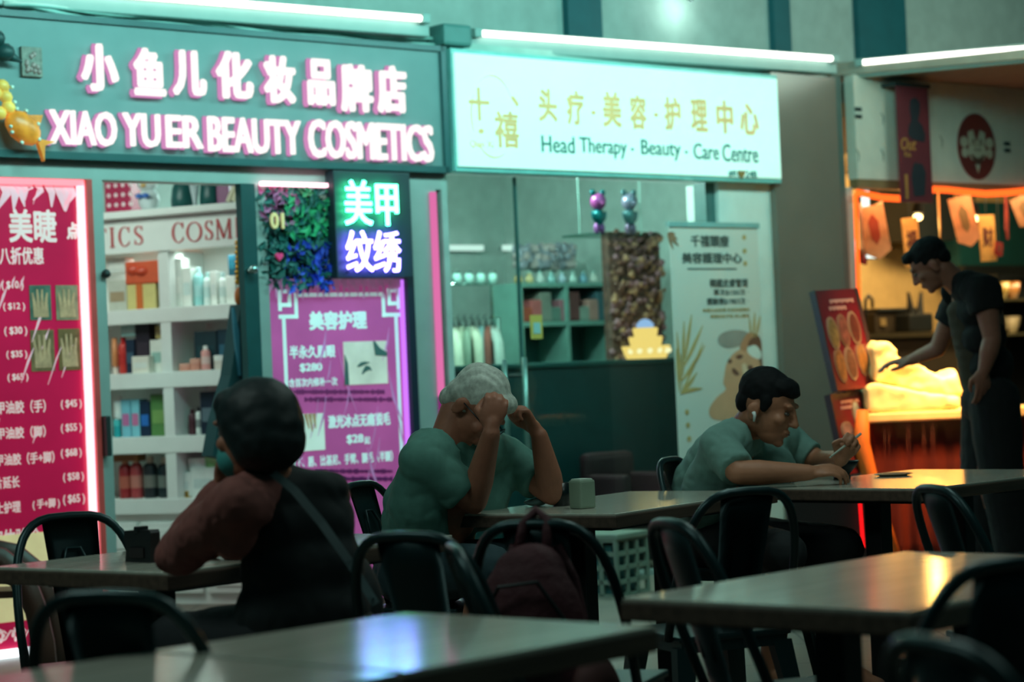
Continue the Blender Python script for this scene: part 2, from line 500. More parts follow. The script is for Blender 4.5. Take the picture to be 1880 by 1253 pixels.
bm = B(); ball(bm, WM @ Vector((u, -.08, z)), (.06, .04, .045)); ball(bm, WM @ Vector((u - .03, -.09, z + .06)), (.04, .035, .04)); frustum(bm, WM @ Vector((u + .03, -.08, z - .01)), WM @ Vector((u + .1, -.08, z - .04)), .03, .004)
obj('body', bm, mat('ornament_dark', (22, 66, 66), .5), fg, True)

# ================================================================== the therapy sign
s2 = wthing('therapy_sign', 'brightly lit white lightbox sign for head therapy', 'sign', 4.0, 2.31, 0)
obj('light_panel', wbox(2.715, 5.275, -.075, -.06, 2.335, 2.95), mat('lightbox_white', (212, 246, 234), .6, em=.50, var=.03, scale=2, spec=.05), s2)
obj('sign_frame', wbox(2.70, 5.29, -.06, .06, 2.31, 2.975), mat('lightbox_frame', (120, 190, 184), .4), s2)
m_tan = mat('sign_gold_film', (200, 176, 120), .5, em=.44, spec=.05, var=.08)
m_tealfilm = mat('sign_teal_film', (36, 120, 112), .5, em=.16, spec=.05, var=.05)
bm = B()
for ch, c in zip('头疗·美容·护理中心', [(988, 162, 1022, 224), (1040, 166, 1072, 230), (1085, 203, 1093, 211), (1106, 168, 1140, 234), (1156, 174, 1186, 238), (1200, 207, 1208, 215), (1219, 178, 1249, 240), (1268, 182, 1298, 242), (1315, 184, 1345, 246), (1358, 190, 1392, 248)]):
    text_bm(ch, *wr(*c, .075), -.0755, bold=.03, ext=.004, bm=bm)
obj('chinese_lettering', bm, m_tan, s2)
bm = B()
for w_, c in (('Head', (994, 250, 1054, 281)), ('Therapy', (1064, 254, 1150, 291)), ('·', (1158, 272, 1163, 277)), ('Beauty', (1177, 258, 1249, 294)), ('·', (1257, 277, 1262, 282)), ('Care', (1273, 264, 1319, 293)), ('Centre', (1326, 266, 1391, 298))):
    text_bm(w_, *wr(*c, .075), -.0755, bold=.004, ext=.004, bm=bm)
for w_, c in (('#01-', (1337, 313, 1362, 325)), ('24B', (1368, 314, 1389, 326))):
    text_bm(w_, *wr(*c, .075), -.0755, bold=.02, ext=.004, bm=bm)
obj('english_lettering', bm, m_tealfilm, s2)
bm = B()
for ch, c in (('十', (860, 160, 898, 222)), ('禧', (908, 204, 952, 272)), ('·', (878, 236, 888, 246)), ('、', (938, 176, 952, 196))): text_bm(ch, *wr(*c, .075), -.0755, bold=.02, ext=.004, bm=bm)
text_bm('Qian Xi', *wr(862, 258, 906, 273, .075), -.0755, ext=.003, bm=bm)
cx, cz = wl(905, 214, .075)
for a0, a1 in ((30, 130), (150, 205), (225, 300)):
    pts = [(cx + .155 * math.cos(math.radians(a)), cz + .225 * math.sin(math.radians(a))) for a in range(a0, a1, 6)]
    ribbon(bm, pts, [.002 + .006 * math.sin(PI * i / len(pts)) for i in range(len(pts))], -.079, -.0755, WM)
obj('logo', bm, m_tan, s2)
u, z = wl(1361, 320, .08); bm = B()
prism(bm, [(u + .03 * (16 * math.sin(t) ** 3) / 16, z + .03 * (13 * math.cos(t) - 5 * math.cos(2 * t) - 2 * math.cos(3 * t) - math.cos(4 * t)) / 16) for t in [i * PI / 12 for i in range(24)]], -.085, -.077, WM)
obj('heart', bm, mat('heart_brown', (150, 118, 62), .5), s2)

# ================================================================== red price poster
m_pink = mat('poster_crimson', (190, 22, 70), .3, em=.36, var=.16, scale=2.2)  # the sheet's own glow stands in for the LED light on it
m_cream = mat('poster_print', (240, 204, 204), .4, em=.36, var=.05)
r = wr(-70, 332, 150, 1196)
rp = wthing('price_poster', 'crimson nail price list poster lit behind the shop glass', 'poster', .1, 0, 0)
obj('poster_sheet', wbox(-.5, .455, .055, .07, .03, 2.20), m_pink, rp)
bm = B()


def T(bm, s, c, bold=.02, off=-.052, y=.0545): text_bm(s, *wr(*c, off), y, bold=bold, ext=.003, bm=bm)


T(bm, '美睫', (16, 384, 104, 446), .03)
T(bm, '期八折优惠', (-22, 454, 80, 486), .02)
for s, c in (('( $10 )', (3, 516, 43, 534)), ('( $12 )', (6, 556, 46, 572)), ('( $30 )', (8, 600, 50, 618)), ('( $35 )', (12, 644, 50, 660)), ('( $65 )', (14, 686, 52, 702)),
             ('空甲油胶（手）', (-24, 736, 84, 760)), ('( $45 )', (112, 734, 150, 752)), ('空甲油胶（脚）', (-24, 784, 84, 806)), ('( $55 )', (112, 778, 150, 796)),
             ('空甲油胶（手+脚）', (-24, 832, 100, 854)), ('( $68 )', (112, 824, 150, 842)), ('甲片延长', (-24, 876, 36, 898)), ('( $58 )', (116, 868, 154, 886)),
             ('男士护理', (-24, 922, 38, 944)), ('( 手+脚 )', (60, 916, 110, 936)), ('( $65 )', (116, 908, 156, 928)), ('新客体验价', (-40, 972, 74, 1004)), ):
    T(bm, s, c, .02)
T(bm, '点', (122, 408, 146, 440), .05)
obj('price_lettering', bm, m_cream, rp)
m_skin_p = mat('print_skin', (190, 150, 116), .5, em=.14, var=.2, scale=30)
m_pic = [mat('print_teal_green', (80, 104, 90), .5, em=.1, var=.35, scale=25), mat('print_tan', (140, 126, 100), .5, em=.1, var=.3, scale=25),
         mat('print_brown', (126, 100, 66), .5, em=.1, var=.3, scale=25), mat('print_ochre', (120, 90, 54), .5, em=.1, var=.3, scale=25)]
for k, c in enumerate([(55, 524, 94, 588), (103, 524, 144, 588), (57, 606, 100, 682), (108, 604, 148, 680)]):
    q = wr(*c, -.05); ph = obj('photo', wbox(q[0], q[2], .05, .0545, q[1], q[3]), m_pic[k], rp)
    bm = B(); w_, h_ = q[2] - q[0], q[3] - q[1]
    for j in range(4):
        ribbon(bm, [(q[0] + w_ * (.25 + .17 * j), q[1] + h_ * .08), (q[0] + w_ * (.2 + .18 * j), q[1] + h_ * .5), (q[0] + w_ * (.12 + .23 * j), q[1] + h_ * (.78 + .1 * (j in (1, 2))))], [w_ * .2, w_ * .15, w_ * .08], .0475, .0498, WM)
    obj('printed_fingers', bm, m_skin_p, ph)
obj('cream_band', wbox(-.5, .30, .05, .0545, .16, .56), mat('poster_cream', (244, 214, 160), .5, em=.34, var=.1), rp)
bm = B()
for k in range(9):
    cx = -.44 + .1 * k
    for a in range(6): ball(bm, WM @ Vector((cx + .024 * math.cos(a * 1.05), .053, .10 + .024 * math.sin(a * 1.05))), (.013, .003, .013), n=1)
    ribbon(bm, [(cx + .05 + .03 * math.cos(t), .10 + .022 * math.sin(2 * t)) for t in [i * .5 for i in range(10)]], .006, .05, .0545, WM)
obj('floral_border', bm, m_cream, rp)
bm = B()                                                             # reflection streaks on the sleeve's creases, painted as pale glowing strokes
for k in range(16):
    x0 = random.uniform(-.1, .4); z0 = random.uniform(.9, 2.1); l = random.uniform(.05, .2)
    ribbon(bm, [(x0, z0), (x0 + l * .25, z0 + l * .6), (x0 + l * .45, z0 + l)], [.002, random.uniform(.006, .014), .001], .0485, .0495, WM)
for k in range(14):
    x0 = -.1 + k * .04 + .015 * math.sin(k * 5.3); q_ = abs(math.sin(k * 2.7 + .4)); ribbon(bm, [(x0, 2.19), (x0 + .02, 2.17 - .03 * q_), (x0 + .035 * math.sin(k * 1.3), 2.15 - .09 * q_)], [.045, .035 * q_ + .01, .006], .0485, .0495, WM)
obj('sleeve_crease_glint', bm, mat('crease_glint_white', (255, 190, 205), .15, em=.3), rp)['kind'] = 'stuff'
ls = wthing('led_strip', 'white and pink LED strip framing the crimson price poster', 'light strip', .3, 0, .02, 'LED strips on the shop front')
obj('upright_run', wbox(.458, .488, .03, .055, .03, 2.2), glow('led_pinkwhite', (255, 176, 190), 2.4), ls)
obj('top_run', wbox(-.5, .488, .03, .055, 2.185, 2.212), glow('led_pink', (255, 130, 140), 2.0), ls)
obj('bottom_run', wbox(-.5, .40, .02, .06, .0, .035), glow('led_coolwhite', (235, 250, 255), 3.0), ls)
obj('cover_strip', wbox(.492, .522, .015, .09, 0, 2.215), mat('cover_red', (190, 74, 70), .4, em=.10), ls)

# door hardware
dh = wthing('door_pull', 'dark upright door pull on the grey frame beside the price poster', 'handle', *wl(199, 838, .02), .02)
q = wr(194, 764, 203, 838, .02); obj('pull_bar', wbox(q[0], q[2], -.03, .02, q[1], q[3], .006), m_dark, dh)
kn = wthing('door_lock', 'small round lock on the left door frame', 'lock', *wl(201, 505, .02), .02)
u, z = wl(201, 502, .03); bm = B(); ball(bm, WM @ Vector((u, -.0, z)), .022); obj('knob', bm, m_dark, kn, True)
sd = wthing('sliding_door', 'dark edge of the open sliding door with a steel knob', 'door', 1.39, 0, .0)
obj('door_stile', wbox(1.355, 1.44, .0, .05, 0, 2.215), mat('door_teal_dark', (24, 70, 72), .4), sd)
u, z = wl(464, 497, .04); bm = B(); frustum(bm, WM @ Vector((u, .0, z)), WM @ Vector((u, -.04, z)), .014, .014); ball(bm, WM @ Vector((u, -.05, z + .005)), .024); obj('knob', bm, mat('steel', (150, 170, 168), .2, .9), sd, True)
# ================================================================== flower panel, neon sign, purple poster
fp = wthing('flower_panel', 'artificial flower and leaf panel with house number hung in the window', 'flower panel', 1.68, 1.7, 0)
obj('panel_board', wbox(1.50, 1.88, .06, .09, 1.70, 2.2), mat('panel_dark', (14, 40, 48), .6), fp)


def leaves(n, rect, col, name, parent, sz=.03, y0=-.02, y1=.06, dens=None):
    bm = B()
    for k in range(n):
        u = random.uniform(rect[0], rect[2]); z = random.uniform(rect[1], rect[3])
        if dens and random.random() > dens(u, z): continue
        c = WM @ Vector((u, random.uniform(y0, y1), z)); s = sz * random.uniform(.6, 1.3)
        Rm = Matrix.Rotation(random.uniform(0, 6.28), 3, 'Y') @ Matrix.Rotation(random.uniform(-.9, .9), 3, 'X')
        Rm = WM.to_3x3() @ Rm
        v = [bm.verts.new(c + Rm @ Vector(q) * s) for q in ((-1, 0, 0), (-.2, -.12, .45), (1, .1, 0), (-.2, -.12, -.45), (0, .12, 0))]
        bm.faces.new((v[0], v[1], v[4])); bm.faces.new((v[1], v[2], v[4])); bm.faces.new((v[2], v[3], v[4])); bm.faces.new((v[3], v[0], v[4]))
    o = obj(name, bm, col, parent); o['kind'] = 'stuff'
    return o


r = (1.47, 1.69, 1.90, 2.2)
leaves(420, r, mat('leaf_teal', (26, 92, 88), .5, var=.4), 'dark_leaves', fp)
leaves(170, (1.62, 1.95, 1.9, 2.2), mat('leaf_neon_green', (40, 150, 100), .5, var=.4), 'neon_green_leaves', fp)  # the neon's green light put into the leaf colour
leaves(240, (1.62, 1.68, 1.9, 1.92), mat('leaf_neon_blue', (40, 70, 200), .5, var=.4), 'neon_blue_leaves', fp, dens=lambda u, z: (u - 1.55) / .33)  # the neon's blue light put into the leaf colour, denser towards the sign
leaves(90, (1.48, 2.02, 1.72, 2.2), mat('leaf_pink', (190, 100, 150), .5, var=.3), 'pink_petals', fp)
bm = B(); text_bm('01', *wr(499, 390, 524, 420, .05), -.03, bold=.03, ext=.012, bm=bm); obj('house_number', bm, mat('number_gold', (226, 196, 140), .4, em=.25), fp)
u, z = wl(512, 471, .04); bm = B(); prism(bm, [(u + .022 * (16 * math.sin(t) ** 3) / 16, z + .022 * (13 * math.cos(t) - 5 * math.cos(2 * t) - 2 * math.cos(3 * t) - math.cos(4 * t)) / 16) for t in [i * PI / 10 for i in range(20)]], -.05, -.035, WM)
obj('heart', bm, mat('heart_pink', (226, 60, 120), .4, em=.2), fp)
ls2 = wthing('led_strip', 'pink-white LED strip along the top of the flower panel', 'light strip', 1.68, 2.18, .03, 'LED strips on the shop front')
q = wr(480, 318, 600, 336, .02); obj('led_run', wbox(q[0], q[2], -.03, .0, 2.205, 2.225), glow('led_rosy', (255, 190, 205), 3.5), ls2)

ns = wthing('neon_sign', 'black board with green and violet neon characters in the window', 'neon sign', 2.12, 1.74, .04)
q = wr(601, 316, 746, 516, .06)
obj('back_board', wbox(1.885, 2.385, -.06, .01, 1.735, 2.29, .006), mat('neon_board', (30, 50, 58), .5), ns)
for nm, s, c, m in (('green_tubes', '美甲', (633, 332, 730, 414), glow('neon_green', (70, 255, 165), 20)), ('violet_tubes', '纹绣', (636, 424, 735, 500), glow('neon_violet', (120, 105, 255), 20))):
    bm = B(); text_bm(s, *wr(*c, .09), -.085, bold=.006, ext=.012, bm=bm); obj(nm, bm, m, ns)
bm = B()
for (x, y) in ((640, 345), (725, 345), (640, 500), (725, 500)):
    u, z = wl(x, y, .08); frustum(bm, WM @ Vector((u, -.06, z)), WM @ Vector((u, -.086, z)), .004, .004, 6)
obj('standoff', bm, m_dark, ns)

pp = wthing('beauty_poster', 'purple beauty treatment price poster in the shop window', 'poster', 1.95, .1, 0)
m_pur = mat('poster_purple', (184, 84, 148), .3, em=.36, var=.14, scale=2.5)  # glow put into the colour for the LED light falling on the sheet
obj('poster_sheet', wbox(1.52, 2.385, .06, .075, .06, 1.735), m_pur, pp)
m_mint = mat('print_mint', (200, 232, 228), .45, em=.42, var=.05)
bm = B()


def T2(s, c, bold=.02): text_bm(s, *wr(*c, -.055), .0595, bold=bold, ext=.003, bm=bm)


T2('美容护理', (568, 571, 674, 606), .045)
T2('半永久眉眼', (532, 634, 616, 658), .03); T2('$280', (551, 667, 592, 684), .03); T2('含首次内修补一次', (531, 694, 620, 710), .015)
T2('激光冰点无痛脱毛', (603, 760, 717, 784), .03); T2('$28', (637, 798, 668, 816), .03); T2('起', (670, 802, 680, 816), .02)
T2('腋下、唇、比基尼、手臂、腿毛（半腿）', (532, 834, 722, 854), .02)
obj('treatment_lettering', bm, m_mint, pp)
bm = B()
for (y, x0, x1) in ((720, 540, 708), (734, 560, 722), (866, 580, 722), (880, 600, 722)):
    for k in range(34):
        x = x0 + (x1 - x0) * k / 34
        u0, z0 = wl(x, y, -.055); u1, z1 = wl(x + 3.4, y, -.055)
        h = random.uniform(.006, .014); wbox(u0, u1, .057, .0595, z0 - h, z0 + h, bm=bm)
obj('fine_print', bm, mat('print_plum', (104, 28, 92), .5, em=.1), pp)
bm = B()
u0, u1 = wl(519, 600, -.055)[0], wl(731, 600, -.055)[0]; zt, zb = 1.665, .3
for a in ((u0 + .13, u1 - .13, zt - .02, zt), (u0, u0 + .02, zb, zt - .13), (u1 - .02, u1, zb, zt - .13)): wbox(a[0], a[1], .056, .0595, a[2], a[3], bm=bm)
for s, ux in ((1, u0), (-1, u1)):
    for (x0, x1, z0, z1) in ((-.02, .0, -.09, 0), (-.02, .06, -.0, .02), (.04, .06, -.07, .02), (.0, .06, -.07, -.05), (-.02, .1, -.13, -.11), (.08, .1, -.13, -.02), (.08, .13, -.02, .0)):
        a, b = sorted((ux + s * x0, ux + s * x1)); wbox(a, b, .056, .0595, zt + z0, zt + z1, bm=bm)
obj('meander_frame', bm, m_mint, pp)
m_pale = mat('print_face', (206, 206, 192), .5, em=.35, var=.12, scale=8)
q = wr(633, 627, 712, 706, -.05); ph = obj('photo', wbox(q[0], q[2], .055, .0595, q[1], q[3]), m_pale, pp)
bm = B(); w_, h_ = q[2] - q[0], q[3] - q[1]
ribbon(bm, [(q[0] + w_ * (.3 + .28 * t), q[1] + h_ * (.42 + .2 * t - .12 * t * t)) for t in (0, .3, .6, 1)], [.008, .02, .016, .004], .052, .0548, WM)
ribbon(bm, [(q[0] + w_ * (.4 + .22 * t), q[1] + h_ * (.24 + .14 * math.sin(PI * t * .8))) for t in (0, .25, .5, .75, 1)], [.006, .018, .03, .02, .004], .052, .0548, WM)
ribbon(bm, [(q[0] + w_ * .7, q[3]), (q[0] + w_ * .78, q[1] + h_ * .75), (q[2], q[1] + h_ * .68)], [.01, .05, .02], .052, .0548, WM)
ribbon(bm, [(q[0] + .01, q[1]), (q[0] + .012, q[1] + h_ * .5), (q[0] + .004, q[1] + h_ * .7)], [.03, .02, .002], .052, .0548, WM)
obj('printed_eye', bm, mat('print_dark_teal', (70, 104, 100), .5, em=.1), ph)
q = wr(548, 760, 597, 828, -.05); ph = obj('photo', wbox(q[0], q[2], .055, .0595, q[1], q[3]), mat('print_pale', (208, 222, 212), .5, em=.4, var=.06), pp)
bm = B(); w_, h_ = q[2] - q[0], q[3] - q[1]
for j in range(3): ribbon(bm, [(q[0] + w_ * (.3 + .16 * j), q[3]), (q[0] + w_ * (.42 + .12 * j), q[1] + h_ * (.6 - .08 * (j == 1)))], [.022, .006], .052, .0548, WM)
obj('printed_fingers', bm, m_skin_p, ph)
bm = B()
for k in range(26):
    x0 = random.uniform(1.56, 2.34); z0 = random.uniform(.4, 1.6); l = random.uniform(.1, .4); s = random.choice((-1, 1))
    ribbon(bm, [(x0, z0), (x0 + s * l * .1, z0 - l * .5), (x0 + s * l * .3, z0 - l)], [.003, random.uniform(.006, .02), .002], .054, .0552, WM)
leafy = obj('sleeve_crease_glint', bm, mat('crease_glint_lilac', (214, 140, 200), .15, em=.16), pp); leafy['kind'] = 'stuff'  # pale glowing strokes imitate reflections along the sleeve's creases
bm = B()
for k in range(46):
    x0 = 1.53 + k * .0185; ribbon(bm, [(x0, 1.735), (x0 + .006, 1.70 + .02 * math.sin(k * 1.9)), (x0 + .002, 1.665 + .035 * math.sin(k * 2.7))], [.018, .014, .003], .04, .044, WM)
obj('fringe', bm, mat('fringe_lilac', (206, 140, 190), .3, em=.2), pp)['kind'] = 'stuff'
ls3 = wthing('led_strip', 'lilac LED strip by the purple poster and painted pink light on the post', 'light strip', 2.4, .1, .03, 'LED strips on the shop front')
obj('led_run', wbox(2.575, 2.605, -.005, .02, 1.1, 2.2), glow('post_glow_magenta', (255, 130, 195), .75), ls3)  # glowing strip stands in for the pink light along the post's edge
obj('lower_run', wbox(2.575, 2.605, -.005, .02, .1, 1.1), glow('post_glow_violet', (170, 60, 150), .5), ls3)
obj('poster_edge_run', wbox(2.372, 2.384, .03, .058, .1, 1.73), glow('led_lilac', (190, 110, 240), 1.4), ls3)
struct('trim_15', wbox(2.386, 2.43, .0, .12, 0, 2.215), mat('dark_gap', (14, 34, 52), .5))

# ================================================================== cosmetics shelf inside shop one
a = at(191, 700, 12.35); b = at(440, 700, 12.0)
SY = math.atan2(b.y - a.y, b.x - a.x)
SM = Matrix.Translation((a.x, a.y, 0)) @ Matrix.Rotation(SY, 4, 'Z'); SI = SM.inverted()


def sl(px, py, off=0.0):
    o = SI @ CAM; d = SI.to_3x3() @ ray(px, py); t = (-off - o.y) / d.y; p = o + d * t
    return p.x, p.z


def sr(x0, y0, x1, y1, off=0.0):
    mx, my = (x0 + x1) / 2, (y0 + y1) / 2
    return sl(x0, my, off)[0], sl(mx, y1, off)[1], sl(x1, my, off)[0], sl(mx, y0, off)[1]


def sbox(x0, x1, y0, y1, z0, z1, bev=0.0, bm=None):
    bm = bm or B(); box(bm, x0, x1, y0, y1, z0, z1, SM, bev); return bm


shf = thing('display_shelf', 'white cosmetics display shelf unit with red lettering on its fascia', 'shelf', SM @ Vector((.5, 0, 0)), SY)
XL, XR = sl(120, 700)[0], sl(520, 700)[0]
zf0, zf1 = sl(316, 460)[1], sl(316, 397)[1]; zft = sl(316, 383)[1]
obj('back_panel', sbox(XL, XR, .36, .39, 0, zft), m_white, shf)
obj('fascia', sbox(XL, XR, -.03, .0, zf0, zf1), m_white, shf)
obj('top_board', sbox(XL, XR, -.09, .38, zf1, zft, .01), m_white, shf)
# seriffed letters drawn as thick and thin strokes
bm = B()


def serif(ch, x0, z0, x1, z1):
    w, h = x1 - x0, z1 - z0
    P = lambda x, z: (x0 + x * w, z0 + z * h)
    def rb(p, wd): ribbon(bm, [P(*q) for q in p], [k * h for k in wd] if hasattr(wd, '__len__') else wd * h, -.036, -.031, SM)
    tk, tn = .13, .045
    def ser(x, z, l=.17): rb([(x - l, z), (x + l, z)], tn)
    if ch == 'I': rb([(.5, 0), (.5, 1)], tk); ser(.5, .02, .4); ser(.5, .98, .4)
    if ch == 'T': rb([(.5, 0), (.5, 1)], tk); ser(.5, .02, .25); rb([(.02, .97), (.98, .97)], .05); rb([(.04, 1), (.04, .78)], .05); rb([(.96, 1), (.96, .78)], .05)
    if ch == 'E': rb([(.2, 0), (.2, 1)], tk); rb([(.05, .98), (.9, .98)], tn); rb([(.05, .02), (.95, .02)], tn); rb([(.2, .52), (.7, .52)], tn); rb([(.9, 1), (.9, .8)], .05); rb([(.95, 0), (.95, .25)], .05)
    if ch == 'M':
        rb([(.12, 0), (.12, 1)], tn); rb([(.86, 0), (.86, 1)], tk); rb([(.12, 1), (.5, .05)], tk); rb([(.5, .05), (.86, 1)], tn); ser(.12, .02, .12); ser(.86, .02, .13)
    if ch in 'CO':
        A = range(0, 361, 12) if ch == 'O' else range(42, 322, 10)
        rb([(.5 + .45 * math.cos(math.radians(t)), .5 + .49 * math.sin(math.radians(t))) for t in A], [tn + (tk - tn) * math.cos(math.radians(t)) ** 2 * (1 if ch == 'O' or math.cos(math.radians(t)) < 0 else .2) for t in A])
        if ch == 'C': rb([(.88, 1), (.88, .7)], .05); rb([(.9, .26), (.84, .1)], .04)
    if ch == 'S':
        pts = [(.85, .78), (.75, .93), (.5, .98), (.25, .92), (.15, .76), (.25, .62), (.5, .5), (.76, .38), (.86, .23), (.74, .07), (.48, .02), (.22, .08), (.12, .26)]
        rb(pts, [.04, .05, .05, .08, .11, .13, .14, .13, .11, .08, .05, .05, .04]); rb([(.85, .98), (.85, .74)], .04); rb([(.12, .02), (.12, .28)], .04)


for ch, c in zip('TICSCOSMET', [(176, 421, 196, 456), (201, 418, 212, 455), (219, 417, 240, 453), (246, 415, 264, 450), (317, 409, 339, 446), (343, 408, 371, 444), (376, 405, 392, 441), (396, 402, 426, 439), (432, 399, 452, 436), (456, 398, 474, 434)]):
    serif(ch, *sr(*c, .03))
obj('red_lettering', bm, mat('letter_red', (186, 60, 62), .5), shf)
shelf_rows = [(579, 592), (697, 712), (815, 832), (930, 944)]        # top and bottom edge of each shelf board at x = 310
zs = []
for y0, y1 in shelf_rows:
    z1, z0 = sl(310, y0 - 14)[1], sl(310, y1)[1]
    zs.append(z1); obj('shelf_board', sbox(XL, XR, -.02, .36, z0, z1, .004), m_white, shf)
xd0, xd1 = sl(299, 640)[0], sl(318, 640)[0]
obj('divider', sbox(xd0, xd1, -.015, .36, zs[3], zf0), m_white, shf)
for k, x in enumerate((XL, XR)): obj('side_panel', sbox(x - .02, x + .02, -.02, .38, 0, zf1), m_white, shf)
obj('base_cabinet', sbox(XL, XR, .02, .36, .0, zs[3] - .06), m_white, shf)
for k in range(3):
    for j in range(2):
        x0 = XL + .05 + k * .42; z0 = .06 + j * .21
        dr = obj('drawer', sbox(x0, x0 + .39, -.005, .02, z0, z0 + .19, .006), m_white, shf)
        obj('drawer_panel', sbox(x0 + .05, x0 + .34, -.012, -.005, z0 + .04, z0 + .15, .004), m_white, dr)
for z in (zs[0] - .075, zs[1] - .075, zs[2] - .08):                  # little lamps under the shelf boards
    area('shelf_lamp', SM @ Vector((.42, .12, z)), SM @ Vector((.45, .25, 0)), .9, .04, 2.2, (235, 255, 248))
area('shelf_lamp', SM @ Vector((.42, .12, zf0 - .02)), SM @ Vector((.45, .25, 0)), .9, .04, 2.2, (235, 255, 248))

# products: (name, shape, x0, y0, x1, y1 in the photograph, shelf row, colour, detail colour, label)
m_cache = {}


def pm(c, k=''):
    return mat('product_%d_%d_%d' % c, c, .4, var=.06, scale=20)


def product(name, shape, x0, y0, x1, y1, row, col, col2, label, off=-.03, dep=.1, grp=None):
    xa, za, xb, zb = sr(x0, y0, x1, y1, off)
    if row is not None:
        base = zft if row == 't' else zs[row]
        zb += base - za; za = base
    cx = (xa + xb) / 2; w = xb - xa; h = zb - za; ya = -off
    t = thing(name, label, 'toiletry' if shape in ('bottle', 'jar', 'tube') else 'box', SM @ Vector((cx, ya + dep / 2, za)), SY, grp or 'cosmetics on the white shelf')
    if shape == 'box':
        obj('carton', sbox(xa, xb, ya, ya + dep, za, zb, .003), pm(col), t)
        bm = sbox(xa + w * .12, xb - w * .12, ya - .002, ya, za + h * .3, za + h * .62); obj('label_panel', bm, pm(col2), t)
    elif shape == 'bottle':
        bm = B(); R = w / 2; lathe(bm, [(R * .9, 0), (R, .01), (R, h * .72), (R * .85, h * .8), (R * .45, h * .84)], SM @ Matrix.Translation((cx, ya + R, za))); obj('bottle_body', bm, pm(col), t, True)
        bm = B(); lathe(bm, [(R * .5, h * .84), (R * .5, h * .99), (R * .4, h)], SM @ Matrix.Translation((cx, ya + R, za))); obj('cap', bm, pm(col2), t)
        bm = B(); lathe(bm, [(R * 1.01, h * .25), (R * 1.02, h * .55), (R * 1.01, h * .551)], SM @ Matrix.Translation((cx, ya + R, za))); obj('label_band', bm, pm(tuple((a_ + b_) // 2 for a_, b_ in zip(col, col2))), t)
    elif shape == 'jar':
        bm = B(); R = w / 2; lathe(bm, [(R * .92, 0), (R, .006), (R, h * .62)], SM @ Matrix.Translation((cx, ya + R, za))); obj('jar_body', bm, pm(col), t)
        bm = B(); lathe(bm, [(R * 1.04, h * .62), (R * 1.04, h * .96), (R * .95, h)], SM @ Matrix.Translation((cx, ya + R, za))); obj('lid', bm, pm(col2), t)
    elif shape == 'tube':
        bm = B(); R = w / 2; lathe(bm, [(R * .6, 0), (R * .6, h * .2), (R, h * .22), (R * .9, h * .6), (R * .7, h)], SM @ Matrix.Translation((cx, ya + R, za)) ); obj('tube_body', bm, pm(col), t, True)
        bm = B(); lathe(bm, [(R * .68, 0), (R * .68, h * .2)], SM @ Matrix.Translation((cx, ya + R, za))); obj('cap', bm, pm(col2), t)
    return t


